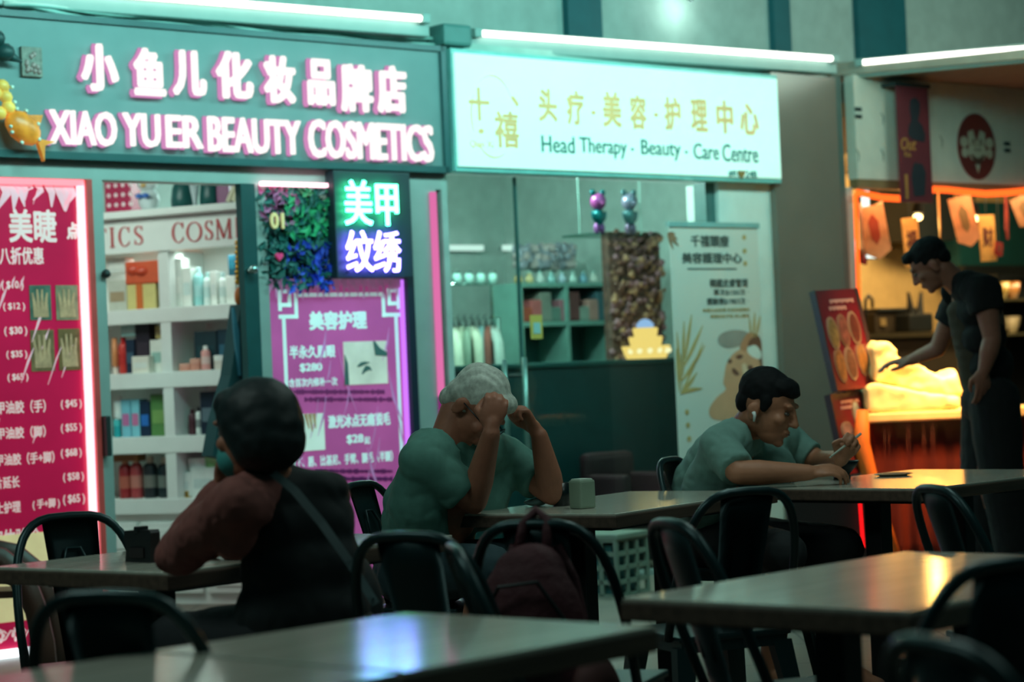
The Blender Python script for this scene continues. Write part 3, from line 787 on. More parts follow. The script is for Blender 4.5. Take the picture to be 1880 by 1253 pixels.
WH, CRM = (226, 232, 224), (205, 200, 178)
PR = [
    ('carton_box', 'box', 196, 474, 230, 502, None, (214, 222, 214), WH, 'white roll-shaped carton high in the upper left bay'),
    ('paper_bag', 'box', 198, 506, 232, 563, 0, (196, 200, 186), (170, 150, 120), 'pale paper bag at the left of the yellow gift box'),
    ('carton_box', 'box', 286, 500, 297, 562, 0, (120, 124, 110), (150, 140, 110), 'narrow grey carton right of the yellow gift box'),
    ('carton_box', 'box', 311, 470, 334, 560, 0, (214, 224, 216), WH, 'tallest white carton in the upper right bay'),
    ('carton_box', 'box', 335, 488, 351, 560, 0, (224, 230, 222), (200, 220, 215), 'white carton beside the aqua bottle'),
    ('lotion_bottle', 'bottle', 352, 488, 369, 560, 0, (150, 214, 212), (190, 228, 226), 'aqua lotion bottle in the upper right bay'),
    ('lotion_bottle', 'bottle', 371, 498, 384, 560, 0, (214, 232, 228), (170, 216, 212), 'slim white bottle right of the aqua bottle'),
    ('carton_box', 'box', 386, 497, 397, 560, 0, (228, 234, 226), (210, 220, 215), 'slim white carton in the middle of the upper right bay'),
    ('lotion_bottle', 'bottle', 399, 500, 413, 560, 0, (220, 230, 224), (180, 210, 206), 'white bottle left of the last carton'),
    ('carton_box', 'box', 415, 508, 432, 560, 0, (226, 232, 224), WH, 'white carton below the dark blue box'),
    ('carton_box', 'box', 419, 468, 433, 506, None, (20, 96, 116), (30, 120, 140), 'small dark blue box in the upper right bay'),
    ('lotion_tube', 'tube', 202, 618, 213, 685, 1, (222, 150, 96), (240, 230, 215), 'orange and white tube at the left of the second shelf'),
    ('lotion_bottle', 'bottle', 214, 617, 230, 685, 1, (206, 58, 50), (190, 40, 40), 'red bottle on the second shelf'),
    ('carton_box', 'box', 231, 622, 247, 685, 1, (24, 44, 66), (60, 90, 110), 'navy box beside the red bottle'),
    ('carton_box', 'box', 222, 598, 248, 618, None, (160, 206, 200), (190, 220, 214), 'mint box laid on top of the navy box'),
    ('carton_box', 'box', 249, 593, 275, 684, 1, (34, 26, 40), (54, 44, 56), 'tall black carton on the second shelf'),
    ('carton_box', 'box', 285, 598, 297, 622, None, (176, 160, 100), (150, 130, 90), 'tan little box above the white cartons'),
    ('carton_box', 'box', 242, 656, 273, 687, 1, (228, 226, 212), WH, 'small square white carton in front of the black carton', ),
    ('carton_box', 'box', 276, 626, 298, 686, 1, (222, 228, 218), (150, 190, 180), 'upright white carton at the right end of the second shelf'),
    ('gift_case', 'box', 357, 604, 398, 676, 1, (14, 44, 52), (24, 60, 66), 'black gift case behind the pink bottle'),
    ('gift_case', 'box', 400, 602, 424, 676, 1, (14, 48, 62), (40, 90, 110), 'second black gift case near the door edge'),
    ('powder_compact', 'jar', 324, 664, 346, 678, 1, (216, 150, 130), (226, 170, 150), 'flat pink compact on the second shelf'),
    ('powder_compact', 'jar', 345, 656, 364, 678, 1, (214, 146, 126), (224, 166, 146), 'taller pink compact beside the white-capped bottle'),
    ('lotion_bottle', 'bottle', 366, 633, 381, 678, 1, (226, 158, 150), (236, 238, 230), 'pink bottle with a white cap'),
    ('round_box', 'jar', 388, 652, 411, 678, 1, (214, 208, 196), (232, 236, 228), 'round white powder box at the right of the second shelf'),
    ('cream_jar', 'jar', 206, 772, 218, 805, 2, (30, 160, 166), (70, 190, 190), 'teal jar at the left of the third shelf'),
    ('lotion_bottle', 'bottle', 205, 728, 222, 771, None, (214, 226, 222), WH, 'white bottle above the teal jar'),
    ('carton_box', 'box', 223, 734, 239, 803, 2, (120, 190, 206), (190, 110, 160), 'first pink and blue carton on the third shelf, nearer the teal jar'),
    ('carton_box', 'box', 241, 734, 256, 803, 2, (126, 196, 210), (200, 116, 160), 'second pink and blue carton on the third shelf, touching the navy carton'),
    ('carton_box', 'box', 257, 738, 275, 803, 2, (14, 40, 66), (40, 110, 190), 'navy carton on the third shelf'),
    ('carton_box', 'box', 277, 726, 304, 803, 2, (86, 134, 74), (120, 160, 90), 'wide green carton on the third shelf'),
    ('lotion_bottle', 'bottle', 343, 750, 356, 797, 2, (74, 40, 48), (60, 30, 36), 'maroon bottle on the third shelf'),
    ('lotion_bottle', 'bottle', 357, 746, 367, 797, 2, (218, 226, 220), (30, 40, 44), 'white bottle with a black cap on the third shelf'),
    ('carton_box', 'box', 368, 718, 394, 797, 2, (14, 32, 52), (90, 110, 120), 'black box at the right of the third shelf'),
    ('lotion_bottle', 'bottle', 380, 756, 394, 797, 2, (220, 214, 200), (20, 30, 36), 'cream bottle before the black box'),
    ('shampoo_bottle', 'bottle', 214, 850, 234, 925, 3, (150, 34, 40), (200, 150, 110), 'deep red bottle at the left of the lowest shelf'),
    ('shampoo_bottle', 'bottle', 235, 848, 255, 925, 3, (170, 62, 66), (206, 170, 140), 'rosy red bottle on the lowest shelf'),
    ('shampoo_bottle', 'bottle', 259, 848, 281, 925, 3, (26, 34, 40), (200, 190, 170), 'black bottle beside the rosy red bottle'),
    ('shampoo_bottle', 'bottle', 285, 850, 308, 925, 3, (12, 36, 42), (200, 194, 176), 'black bottle against the shelf divider'),
    ('carton_box', 'box', 208, 836, 252, 848, None, (150, 104, 60), (120, 70, 40), 'brown flat pack lying on the red bottles'),
    ('cream_tub', 'jar', 336, 842, 382, 868, None, (214, 226, 222), (226, 234, 230), 'wide white tub stacked on the white boxes'),
    ('carton_box', 'box', 322, 868, 350, 912, None, (220, 228, 222), (200, 214, 210), 'white box standing on the gold box'),
    ('carton_box', 'box', 321, 912, 348, 925, 3, (176, 140, 40), (120, 90, 30), 'gold flat box on the lowest shelf'),
    ('carton_box', 'box', 351, 870, 396, 925, 3, (214, 224, 218), (190, 208, 204), 'large white box right of the gold box'),
    ('cream_tub', 'jar', 372, 838, 396, 866, None, (120, 176, 110), (150, 200, 140), 'green tub near the door edge on the lowest shelf'),
]
for p_ in PR:
    row = p_[6]
    off = -.06
    if p_[0] == 'carton_box' and 'square white carton' in p_[9]: off = .0
    if p_[9].startswith('pink bottle') or 'compact' in p_[9] or 'round white powder' in p_[9] or 'cream bottle' in p_[9]: off = .0
    t_ = product(*p_, off=off, dep=.09 if off else .055)
# yellow gift box with its orange ribbon
xa, za, xb, zb = sr(233, 516, 286, 563, -.03); zb += zs[0] - za; za = zs[0]
gb = thing('gift_box', 'yellow gift box with orange lid and ribbon on the shelf', 'gift box', SM @ Vector(((xa + xb) / 2, .1, za)), SY)
obj('box_body', sbox(xa, xb, .03, .17, za, zb, .004), pm((216, 204, 132)), gb)
xl = sr(231, 474, 297, 516, -.03)
obj('lid', sbox(xl[0], xl[2], .02, .19, zb, xl[3] + za - sr(233, 516, 286, 563, -.03)[1], .01), pm((216, 92, 56)), gb)
obj('ribbon', sbox(xa + (xb - xa) * .34, xa + (xb - xa) * .55, .024, .032, za, zb + .01), pm((214, 110, 50)), gb)
bm = B(); ball(bm, SM @ Vector((xa + (xb - xa) * .3, .03, zb + .08)), (.05, .03, .035)); ball(bm, SM @ Vector((xa + (xb - xa) * .6, .03, zb + .07)), (.05, .03, .03)); obj('bow', bm, pm((206, 74, 44)), gb, True)

# things on top of the shelf
xa, za, xb, zb = sr(188, 330, 236, 384, -.02)
gbg = thing('gift_bag', 'red polka dot gift bag on top of the shelf', 'bag', SM @ Vector(((xa + xb) / 2, .1, zft)), SY)
obj('bag_body', sbox(xa, xb, .04, .2, zft, zb, .008), pm((176, 34, 78)), gbg)
bm = B()
for i in range(4):
    for j in range(4):
        frustum(bm, SM @ Vector((xa + .03 + i * .048, .036, zft + .05 + j * .055)), SM @ Vector((xa + .03 + i * .048, .041, zft + .05 + j * .055)), .013, .013, 12)
obj('dots', bm, pm((232, 210, 214)), gbg)
xa, za, xb, zb = sr(240, 336, 282, 390, -.0); cx = (xa + xb) / 2
toy = thing('soft_toy', 'white soft toy with blue bow sitting on the shelf top', 'toy', SM @ Vector((cx, .08, zft)), SY)
bm = B(); ball(bm, SM @ Vector((cx, .07, zft + .065)), (.062, .05, .075)); obj('body', bm, pm((206, 222, 222)), toy, True)
bm = B(); ball(bm, SM @ Vector((cx, .06, zft + .155)), (.06, .045, .048)); obj('head', bm, pm((212, 226, 224)), toy, True)
for s in (-1, 1):
    bm = B(); ball(bm, SM @ Vector((cx + s * .045, .06, zft + .2)), (.018, .014, .026)); obj('ear', bm, pm((212, 226, 224)), toy, True)
    bm = B(); ball(bm, SM @ Vector((cx + s * .022, .0, zft + .085)), (.022, .012, .015)); obj('bow', bm, pm((60, 110, 190)), toy, True)
bm = B(); ball(bm, SM @ Vector((cx, .015, zft + .145)), (.018, .01, .014)); obj('muzzle', bm, pm((206, 170, 110)), toy, True)
for (x0, x1, lab) in ((305, 345, 'dark teal dome-shaped wig stand next to the white soft toy'), (358, 396, 'dark teal dome-shaped wig stand next to the purple box')):
    xa, za, xb, zb = sr(x0, 340, x1, 378, -.05); R = (xb - xa) / 2
    t = thing('wig_stand', lab, 'wig', SM @ Vector(((xa + xb) / 2, .05 + R, zft)), SY, 'domes on top of the shelf')
    bm = B(); lathe(bm, [(R, 0), (R * 1.02, zb * .0 + .06), (R * .9, .12), (R * .6, .165), (R * .2, .185)], SM @ Matrix.Translation(((xa + xb) / 2, .05 + R, zft))); obj('hair_dome', bm, pm((16, 84, 82)), t, True)
    bm = B(); lathe(bm, [(R * .5, 0), (R * .5, .012)], SM @ Matrix.Translation(((xa + xb) / 2, .05 + R, zft))); obj('base', bm, pm((60, 70, 70)), t)
xa, za, xb, zb = sr(347, 345, 358, 378, -.02)
t = thing('funnel_vase', 'narrow white flared vase between the two dark domes', 'vase', SM @ Vector(((xa + xb) / 2, .05, zft)), SY)
bm = B(); lathe(bm, [(.012, 0), (.014, .04), (.03, .13)], SM @ Matrix.Translation(((xa + xb) / 2, .05, zft))); obj('vase_body', bm, pm((190, 206, 210)), t, True)
xa, za, xb, zb = sr(397, 336, 420, 372, -.06)
tag(obj('storage_box', sbox(xa, xb, .06, .18, zft, zb, .006), pm((130, 66, 112))), 'purple box at the right of the shelf top', 'box')
for k, x in enumerate((414, 424)):
    u, z = sl(x, 372, .0)
    t = thing('cream_tube', ['cream tube leaning at the right end of the shelf top, nearer the purple box', 'cream tube leaning at the right end of the shelf top, nearer the door'][k], 'toiletry', SM @ Vector((u, .03, zft)), SY, 'tubes leaning on the shelf top')
    bm = B(); frustum(bm, SM @ Vector((u, .03, zft + .012)), SM @ Vector((u + .05, .06, zft + .13)), .016, .02); obj('tube_body', bm, pm((214, 206, 176)), t)
    bm = B(); frustum(bm, SM @ Vector((u - .006, .027, zft + .002)), SM @ Vector((u + .001, .03, zft + .014)), .012, .013); obj('cap', bm, pm((80, 80, 70)), t)

# dark garment and gold charm hanging just inside the door
m_hang = mat('dark_teal_cloth', (10, 58, 62), .8)
g = wthing('hanging_jacket', 'dark teal jacket hanging inside the door by the shelf', 'jacket', 1.36, .8, -.25)
bm = B(); Y_ = .22
pts = [wl(x, y, -Y_) for x, y in ((432, 560), (445, 560), (458, 700), (460, 842), (420, 846), (380, 838), (392, 770), (414, 690), (424, 620))]
prism(bm, pts, Y_ - .05, Y_ + .05, WM); obj('jacket_body', bm, m_hang, g)
bm = B(); ribbon(bm, [wl(x, y, -Y_ + .06) for x, y in ((428, 565), (434, 610), (440, 690))], [.01, .03, .01], Y_ - .065, Y_ - .05, WM); obj('lapel', bm, mat('lapel_blue', (60, 120, 140), .6), g)
g = wthing('gold_charm', 'gold hanging charm with orange tassel at the door edge', 'charm', *wl(438, 560, -.2), -.2)
bm = B()
for y in range(446, 520, 9): u, z = wl(436 + (y % 2), y, -.2); ball(bm, WM @ Vector((u, .2, z)), .016, n=1)
obj('gold_beads', bm, mat('gold', (214, 150, 50), .3, .6), g, True)
bm = B(); u, z = wl(439, 545, -.2); ball(bm, WM @ Vector((u, .2, z)), (.025, .02, .05)); obj('tassel', bm, mat('orange_tassel', (200, 100, 40), .6), g, True)
# ================================================================== inside the therapy shop
DC = .75                                                             # the counter's front lies this far behind the glass
u0, zc = wl(845, 672, -DC); u1 = wl(1256, 800, -DC)[0]
ct = wthing('reception_counter', 'tall dark teal reception counter behind the shop glass', 'counter', (u0 + u1) / 2, 0, -DC - .3)
m_ctr = mat('counter_dark', (8, 52, 56), .45)
obj('counter_front', wbox(u0, u1, DC, DC + .04, 0, zc - .03), m_ctr, ct)
obj('counter_body', wbox(u0 + .02, u1, DC + .04, DC + .4, 0, zc - .03), m_ctr, ct)
obj('counter_top', wbox(u0 - .03, u1, DC - .03, DC + .43, zc - .03, zc, .008), mat('counter_top', (20, 70, 70), .3), ct)
# glowing tiered lantern
LD = -(DC + .18); cx = wl(1187, 660, LD)[0]; R = (wl(1225, 660, LD)[0] - wl(1150, 660, LD)[0]) / 2
ln = wthing('tiered_lantern', 'glowing yellow tiered boat-shaped lantern on the dark counter', 'lamp', cx, zc, -DC - .2)
ML = WM @ Matrix.Translation((cx, DC + .18, zc)) @ Matrix.Diagonal((1, .7, 1, 1))
H = wl(1186, 586, LD)[1] - zc
m_lan = glow('lantern_yellow', (255, 214, 120), 1.15)
for a, b, r0, r1, nm in ((0, .33, .8, 1.0, 'boat_tier'), (.33, .56, .62, .7, 'middle_tier'), (.56, .78, .46, .52, 'upper_tier')):
    bm = B(); lathe(bm, [(R * r0, H * a), (R * (r0 + r1) / 2, H * (a * .6 + b * .4)), (R * r1, H * b - .004), (R * (r1 - .05), H * b)], ML, 20); obj(nm, bm, m_lan, ln, True)
bm = B(); lathe(bm, [(R * .34, H * .78), (R * .36, H * .86), (R * .2, H * .97), (R * .08, H)], ML, 20); obj('crown', bm, glow('lantern_blue', (170, 205, 255), .9), ln, True)
bm = B()
for k in range(7):
    a = PI + PI * (k + .5) / 7; bm2 = None
    ball(bm, ML @ Vector((R * .92 * math.cos(a), R * .95 * math.sin(a), H * .2)), (.02, .012, .02), n=1)
obj('petal_relief', bm, glow('lantern_white', (255, 240, 190), 1.3), ln, True)
point('lantern_light', WM @ Vector((cx, DC + .05, zc + .3)), 1.5, (255, 210, 130))

# dried flower screen
a0, a1 = wl(1121, 540, -1.25)[0], wl(1214, 540, -1.25)[0]; zt = wl(1168, 426, -1.25)[1]
fs = wthing('dried_flower_screen', 'tall screen covered in brown dried flowers beside the lantern', 'screen', (a0 + a1) / 2, 0, -1.3)
obj('panel', wbox(a0, a1, 1.25, 1.32, 0, zt), mat('screen_brown', (84, 60, 50), .7, var=.5, scale=18), fs)


def puffs(n, rect, y0, y1, cols, nm, parent, s0, s1):
    for k, col in enumerate(cols):
        bm = B()
        for i in range(n):
            c = WM @ Vector((random.uniform(rect[0], rect[2]), random.uniform(y0, y1), random.uniform(rect[1], rect[3])))
            ball(bm, c, random.uniform(s0, s1), n=1)
        o = obj(nm, bm, col, parent); o['kind'] = 'stuff'


puffs(170, (a0, zt - 1.35, a1, zt), 1.2, 1.26, [mat('dried_tan', (140, 106, 80), .8, var=.4), mat('dried_brown', (96, 64, 52), .8, var=.4), mat('dried_mauve', (120, 84, 92), .8, var=.4)], 'dried_flowers', fs, .014, .03)
# bear figures on a small glass shelf
b0, b1 = wl(1060, 432, -.62)[0], wl(1190, 432, -.62)[0]; zb = wl(1120, 431, -.62)[1]
gl = wthing('glass_shelf', 'small clear shelf carrying the two bear figures', 'shelf', (b0 + b1) / 2, zb - .012, -.62)
obj('shelf_plate', wbox(b0, b1, .52, .76, zb - .012, zb), glass('clear_shelf', (190, 220, 214), 1.3), gl)
bm = B()
for u in (b0 + .04, b1 - .04): frustum(bm, WM @ Vector((u, .64, zb)), WM @ Vector((u, .64, 2.75)), .003, .003, 6)
obj('wire', bm, m_cab, gl)


def bear(px, lab, ch, cm, cl):
    u = wl(px, 390, -.62)[0]; hh = wl(px, 349, -.62)[1] - zb; w = hh / 2.9
    t = wthing('bear_figure', lab, 'figurine', u, zb, -.62, 'bear figures on the clear shelf')
    Q = lambda x, y, z: WM @ Vector((u + x * w, .62 + y * w, zb + z * w))
    R3 = WM.to_3x3()
    for s in (-1, 1):
        bm = B(); ball(bm, Q(s * .24, 0, .38), (w * .2, w * .2, w * .4), R3); obj('leg', bm, cl, t, True)
        bm = B(); ball(bm, Q(s * .5, -.03, 1.2), (w * .13, w * .14, w * .36), R3 @ Matrix.Rotation(s * .25, 3, 'Y')); obj('arm', bm, cm, t, True)
        bm = B(); ball(bm, Q(s * .44, 0, 2.72), (w * .23, w * .12, w * .23), R3); obj('ear', bm, cm, t, True)
    bm = B(); ball(bm, Q(0, 0, 1.15), (w * .45, w * .34, w * .55), R3, 3); obj('torso', bm, cm, t, True)
    bm = B(); ball(bm, Q(0, 0, 2.15), (w * .56, w * .5, w * .58), R3, 3); obj('head', bm, ch, t, True)
    bm = B(); ball(bm, Q(0, -.42, 2.0), (w * .2, w * .18, w * .15), R3); obj('muzzle', bm, ch, t, True)


bear(1099, 'pink and teal glossy bear figure, standing left on the clear shelf', mat('bear_pink', (176, 76, 148), .12, .4), mat('bear_teal', (10, 104, 112), .12, .4), mat('bear_purple', (150, 80, 150), .12, .4))
bear(1156, 'pale lilac and grey glossy bear figure nearer the white banner', mat('bear_lilac', (146, 140, 166), .12, .4), mat('bear_grey', (90, 124, 132), .12, .4), mat('bear_mauve', (150, 116, 150), .12, .4))

# rack of pale garments, upper rail of glasses, shelves of bottles at the back
DR = 1.7
ra, rb_ = wl(806, 585, -DR)[0], wl(915, 585, -DR)[0]; zr = wl(860, 585, -DR)[1]
rk = wthing('clothes_rail', 'silver rail with pale clothes behind the left glass pane', 'rack', (ra + rb_) / 2, 0, -DR)
bm = B(); tube(bm, [WM @ Vector(p) for p in ((ra, DR, 0), (ra, DR, zr), (rb_, DR, zr), (rb_, DR, 0))], .013, 8); obj('rail_frame', bm, mat('chrome', (200, 224, 220), .15, 1), rk, True)
z2 = wl(850, 522, -DR)[1]
bm = B(); tube(bm, [WM @ Vector(p) for p in ((ra, DR, zr), (ra, DR, z2), (rb_ - .05, DR, z2), (rb_ - .05, DR, zr))], .010, 8); obj('upper_frame', bm, mat('chrome', (200, 224, 220), .15, 1), rk, True)
gcols = [(172, 178, 150), (196, 202, 182), (150, 162, 140), (120, 140, 124), (184, 190, 170), (110, 150, 150), (128, 74, 64), (160, 176, 168)]
gl_ = ['sage', 'cream', 'olive-grey', 'dull green', 'pale beige', 'dusty blue', 'rust red', 'light grey']
for k in range(8):
    x = ra + .05 + k * (rb_ - ra - .1) / 7; w = .16 + .02 * (k % 3); L = .62 + .12 * ((k * 5) % 4) / 3
    t = wthing('hanging_garment', gl_[k] + ' garment on a hanger on the silver rail', 'garment', x, zr - L, -DR, 'clothes on the silver rail')
    M_ = WM @ Matrix.Translation((x, DR, zr)) @ Matrix.Rotation(math.radians(52 + 9 * math.sin(k * 2)), 4, 'Z')
    bm = B(); n = 9; rows = []
    for s in (-1, 1):
        for i in range(7):
            f = i / 6; row = []
            for j in range(n):
                g_ = j / (n - 1) * 2 - 1; hw = w * (.55 + .45 * min(1, f * 5)) * (1 + .12 * f)
                row.append(bm.verts.new(M_ @ Vector((g_ * hw, s * (.028 + .012 * math.sin(j * 2.2 + k) * f), -.05 - f * (L - .05) - .05 * abs(g_) * (f < .1)))))
            rows.append(row)
    for q in (0, 7):
        for i in range(6):
            for j in range(n - 1): bm.faces.new((rows[q + i][j], rows[q + i][j + 1], rows[q + i + 1][j + 1], rows[q + i + 1][j]))
    for i in range(6):
        for j in (0, n - 1): bm.faces.new((rows[i][j], rows[i + 1][j], rows[7 + i + 1][j], rows[7 + i][j]))
    for i in (0, 6):
        for j in range(n - 1): bm.faces.new((rows[i][j], rows[i][j + 1], rows[7 + i][j + 1], rows[7 + i][j]))
    obj('cloth', bm, mat('garment_%d' % k, gcols[k], .85, var=.15), t, True)
    bm = B(); tube(bm, [M_ @ Vector(p) for p in ((-w * .5, 0, -.06), (0, 0, -.02), (w * .5, 0, -.06))], .006, 6); tube(bm, [M_ @ Vector(p) for p in ((0, 0, -.02), (0, .012, .012), (0, 0, .024))], .004, 6); obj('hanger', bm, m_dark, t)
for k in range(5):
    x = ra + .06 + k * .1
    t = wthing('glass_jar', 'clear jar standing on the upper frame of the silver rail', 'jar', x, z2, -DR, 'clear jars on the rail')
    bm = B(); lathe(bm, [(.03, 0), (.032, .05), (.02, .07)], WM @ Matrix.Translation((x, DR, z2))); obj('jar_body', bm, mat('jar_clear', (170, 214, 206), .1), t, True)
    bm = B(); lathe(bm, [(.022, .07), (.022, .085)], WM @ Matrix.Translation((x, DR, z2))); obj('lid', bm, mat('chrome', (200, 224, 220), .15, 1), t)
# back shelf with bottles and bunches of pink flowers
DB = 1.9
s0, s1 = wl(955, 515, -DB)[0], wl(1122, 515, -DB)[0]; zsf = wl(1040, 519, -DB)[1]
bs = wthing('wall_cabinet', 'open pale cabinet with bottles at the back of the therapy shop', 'cabinet', (s0 + s1) / 2, 0, -DB)
m_cab2 = mat('cabinet_teal', (112, 160, 150), .5)
zlow = wl(1040, 590, -DB)[1]
for z in (zsf, zlow): obj('shelf_board', wbox(s0, s1, DB, DB + .3, z - .03, z), m_cab2, bs)
for u in (s0, s1, (s0 + s1) / 2): obj('side_panel', wbox(u - .015, u + .015, DB, DB + .3, 0, zsf), m_cab2, bs)
obj('back_panel', wbox(s0, s1, DB + .3, DB + .32, 0, zsf), mat('cabinet_back', (60, 108, 104), .6), bs)
cc = [(200, 176, 120), (210, 190, 140), (196, 210, 206), (150, 200, 200), (176, 200, 214), (190, 220, 214), (120, 170, 190), (200, 214, 204)]
cn_ = ['amber', 'honey', 'white', 'aqua', 'pale blue', 'mint', 'steel blue', 'ivory']
for k in range(8):
    x = s0 + .07 + k * (s1 - s0 - .14) / 7
    t = wthing('small_bottle', cn_[k] + ' small bottle on top of the pale back cabinet', 'bottle', x, zsf, -DB - .1, 'bottles on the back cabinet')
    bm = B(); lathe(bm, [(.028, 0), (.03, .04), (.014, .055), (.014, .07)], WM @ Matrix.Translation((x, DB + .1, zsf))); obj('bottle_body', bm, mat('vial_%d' % k, cc[k], .2), t, True)
    bm = B(); lathe(bm, [(.016, .07), (.016, .085)], WM @ Matrix.Translation((x, DB + .1, zsf))); obj('cap', bm, m_cab, t)
dk = [(150, 70, 50), (170, 90, 90), (120, 130, 120), (90, 120, 110), (150, 100, 110), (100, 60, 60), (130, 150, 140), (170, 130, 120), (60, 100, 110)]
dn = ['rust', 'rose', 'grey-green', 'moss', 'mauve', 'maroon', 'pale grey', 'tan', 'slate']
for k in range(9):
    x = s0 + .07 + k * (s1 - s0 - .14) / 8; h = .1 + .05 * ((k * 7) % 3)
    tag(obj('folded_towel', wbox(x - .05, x + .05, DB + .02, DB + .22, zlow, zlow + h, .012), mat('towel_%d' % k, dk[k], .9, var=.2)), dn[k] + ' folded towel stack inside the back cabinet', 'towel', 'towels in the back cabinet')
fl = wthing('pink_flower_garland', 'faded pink flower garland on the wall over the back cabinet', 'garland', (s0 + s1) / 2, zsf + .2, -DB - .3)
zz = wl(1050, 448, -DB)[1]
puffs(110, (wl(995, 470, -DB)[0], zsf + .12, wl(1098, 470, -DB)[0], zz), DB + .22, DB + .3, [mat('faded_pink', (176, 166, 164), .8, var=.2), mat('faded_mauve', (140, 148, 158), .8, var=.2)], 'petals', fl, .02, .045)
# reflections of tube lights in the glass, put in as glowing bars
for k, (x0, x1, y, lab) in enumerate(((802, 888, 455, 'glowing bar imitating a tube light reflection in the left glass pane'), (928, 962, 455, 'glowing bar imitating a tube light reflection cut by the pane seam'), (966, 1032, 449, 'glowing bar imitating a tube light reflection just right of the pane seam'))):
    q = wr(x0, y - 5, x1, y + 5, -3.2)
    t = wthing('reflection_bar', lab, 'lamp', (q[0] + q[2]) / 2, q[1], -3.25, 'glowing bars imitating reflections in the glass')
    obj('glow_bar', wbox(q[0], q[2], 3.2, 3.24, q[1], q[3]), glow('glow_bar', (220, 250, 240), 1.1), t)
    obj('mount', wbox(q[0] + .02, q[2] - .02, 3.24, 3.3, q[1] + .01, q[3] - .01), m_house, t)
# maroon chair, bench
u, z = wl(1134, 830, -.45)
mc = wthing('armchair', 'maroon armchair low behind the shop glass', 'chair', u, 0, -.5)
m_mar = mat('maroon_leather', (52, 22, 30), .5)
a, b = wl(1092, 860, -.45)[0], wl(1178, 860, -.45)[0]
obj('backrest', wbox(a, b, .5, .6, .35, z, .04), m_mar, mc); obj('seat', wbox(a, b, .2, .52, .25, .42, .03), m_mar, mc)
for x in (a, b - .06): obj('armrest', wbox(x, x + .06, .2, .55, .2, .58, .02), m_mar, mc)
for x in (a + .02, b - .05):
    for y in (.22, .54): obj('leg', wbox(x, x + .03, y, y + .03, 0, .2), m_dark, mc)
# pull handles on the glass and a notice card
for (x, y0, y1, lab, nm) in ((936, 660, 905, 'slender steel pull handle on the left glass pane', 'l'), (973, 656, 905, 'slender steel pull handle beside the pane seam', 'r')):
    u, za = wl(x, y1, .08); zt = wl(x, y0, .08)[1]
    t = wthing('glass_door_handle', lab, 'handle', u, za, .08, 'handles on the glass door')
    bm = B(); tube(bm, [WM @ Vector((u, -.08, za)), WM @ Vector((u, -.08, (za + zt) / 2)), WM @ Vector((u, -.08, zt))], .014, 10); obj('bar', bm, mat('handle_steel', (130, 160, 154), .35, .8), t, True)
    bm = B()
    for z in (za + .1, zt - .1): frustum(bm, WM @ Vector((u, -.08, z)), WM @ Vector((u, .05, z)), .008, .008, 8)
    obj('stud', bm, m_dark, t)
q = wr(984, 578, 1005, 622, -.0)
nc = wthing('notice_card', 'small yellow notice card stuck on the glass', 'sticker', (q[0] + q[2]) / 2, q[1], -.04)
obj('card', wbox(q[0], q[2], .042, .049, q[1], q[3]), mat('card_yellow', (196, 170, 84), .5), nc)
w_ = q[2] - q[0]; h_ = q[3] - q[1]
obj('pale_window', wbox(q[0] + w_ * .2, q[2] - w_ * .2, .039, .042, q[1] + h_ * .22, q[1] + h_ * .68), mat('card_blue', (150, 190, 190), .5), nc)
# white plastic crate at the foot of the glass
ba, bb = onz(1138, 1096, 0), onz(1186, 1086, 0)
rz = math.atan2(bb.y - ba.y, bb.x - ba.x)
bk = thing('plastic_crate', 'pale plastic crate with square holes under the shop glass', 'crate', (ba + bb) / 2, rz)
MB_ = PM[bk.name]; wC = (bb - ba).length / 2 + .02; hC = .30
m_cr = mat('crate_white', (118, 132, 118), .5)
bm = B(); nx, nz = 4, 4
for (ax, y, sgn) in (('x', 0, 1), ('x', .28, 1)):
    for i in range(nx): x = -wC + i * 2 * wC / (nx - 1); box(bm, x - .012, x + .012, y - .008, y + .008, 0, hC, MB_)
    for j in range(nz + 1): z = j * hC / nz; box(bm, -wC, wC, y - .008, y + .008, max(0, z - .012), z + .012, MB_)
for x in (-wC, wC):
    for i in range(4): y = i * .28 / 3; box(bm, x - .008, x + .008, y - .012, y + .012, 0, hC, MB_)
    for j in range(nz + 1): z = j * hC / nz; box(bm, x - .008, x + .008, 0, .28, max(0, z - .012), z + .012, MB_)
obj('lattice', bm, m_cr, bk)
bm = B(); box(bm, -wC - .012, wC + .012, -.02, .3, hC, hC + .03, MB_, .006); box(bm, -wC, wC, 0, .28, 0, .01, MB_); obj('rim', bm, m_cr, bk)
bm = B(); box(bm, -wC + .02, wC - .02, .04, .25, .012, hC - .03, MB_); obj('liner', bm, mat('crate_liner', (40, 92, 92), .7), bk)

# ================================================================== roller banner
a = at(1231, 845, 12.25); b = at(1400, 838, 13.2)
ub0, _ = wl(1222, 420, .22); ub1, _ = wl(1386, 420, .22); lean = 0.0
zt_, zb_ = wl(1304, 418, .22)[1], .08
uB0 = wl(1240, 700, .22)[0]; uB1 = wl(1402, 700, .22)[0]
bn = wthing('roller_banner', 'pale roll-up banner for head therapy with a printed face', 'banner', (ub0 + ub1) / 2, 0, .22)
obj('sheet', wbox(uB0, uB1, -.225, -.22, zb_, zt_), mat('banner_white', (206, 204, 196), .5, var=.03, scale=2), bn)
obj('top_rail', wbox(uB0 - .01, uB1 + .01, -.235, -.205, zt_, zt_ + .03), mat('rail_teal', (130, 168, 166), .4), bn)
obj('base', wbox(uB0 - .02, uB1 + .02, -.30, -.12, 0, zb_, .01), mat('rail_teal', (130, 168, 166), .4), bn)
obj('rear_pole', wbox((uB0 + uB1) / 2 - .012, (uB0 + uB1) / 2 + .012, -.2, -.18, .06, zt_), m_alu, bn)
m_ink = mat('ink_charcoal', (78, 82, 78), .6)
bm = B()


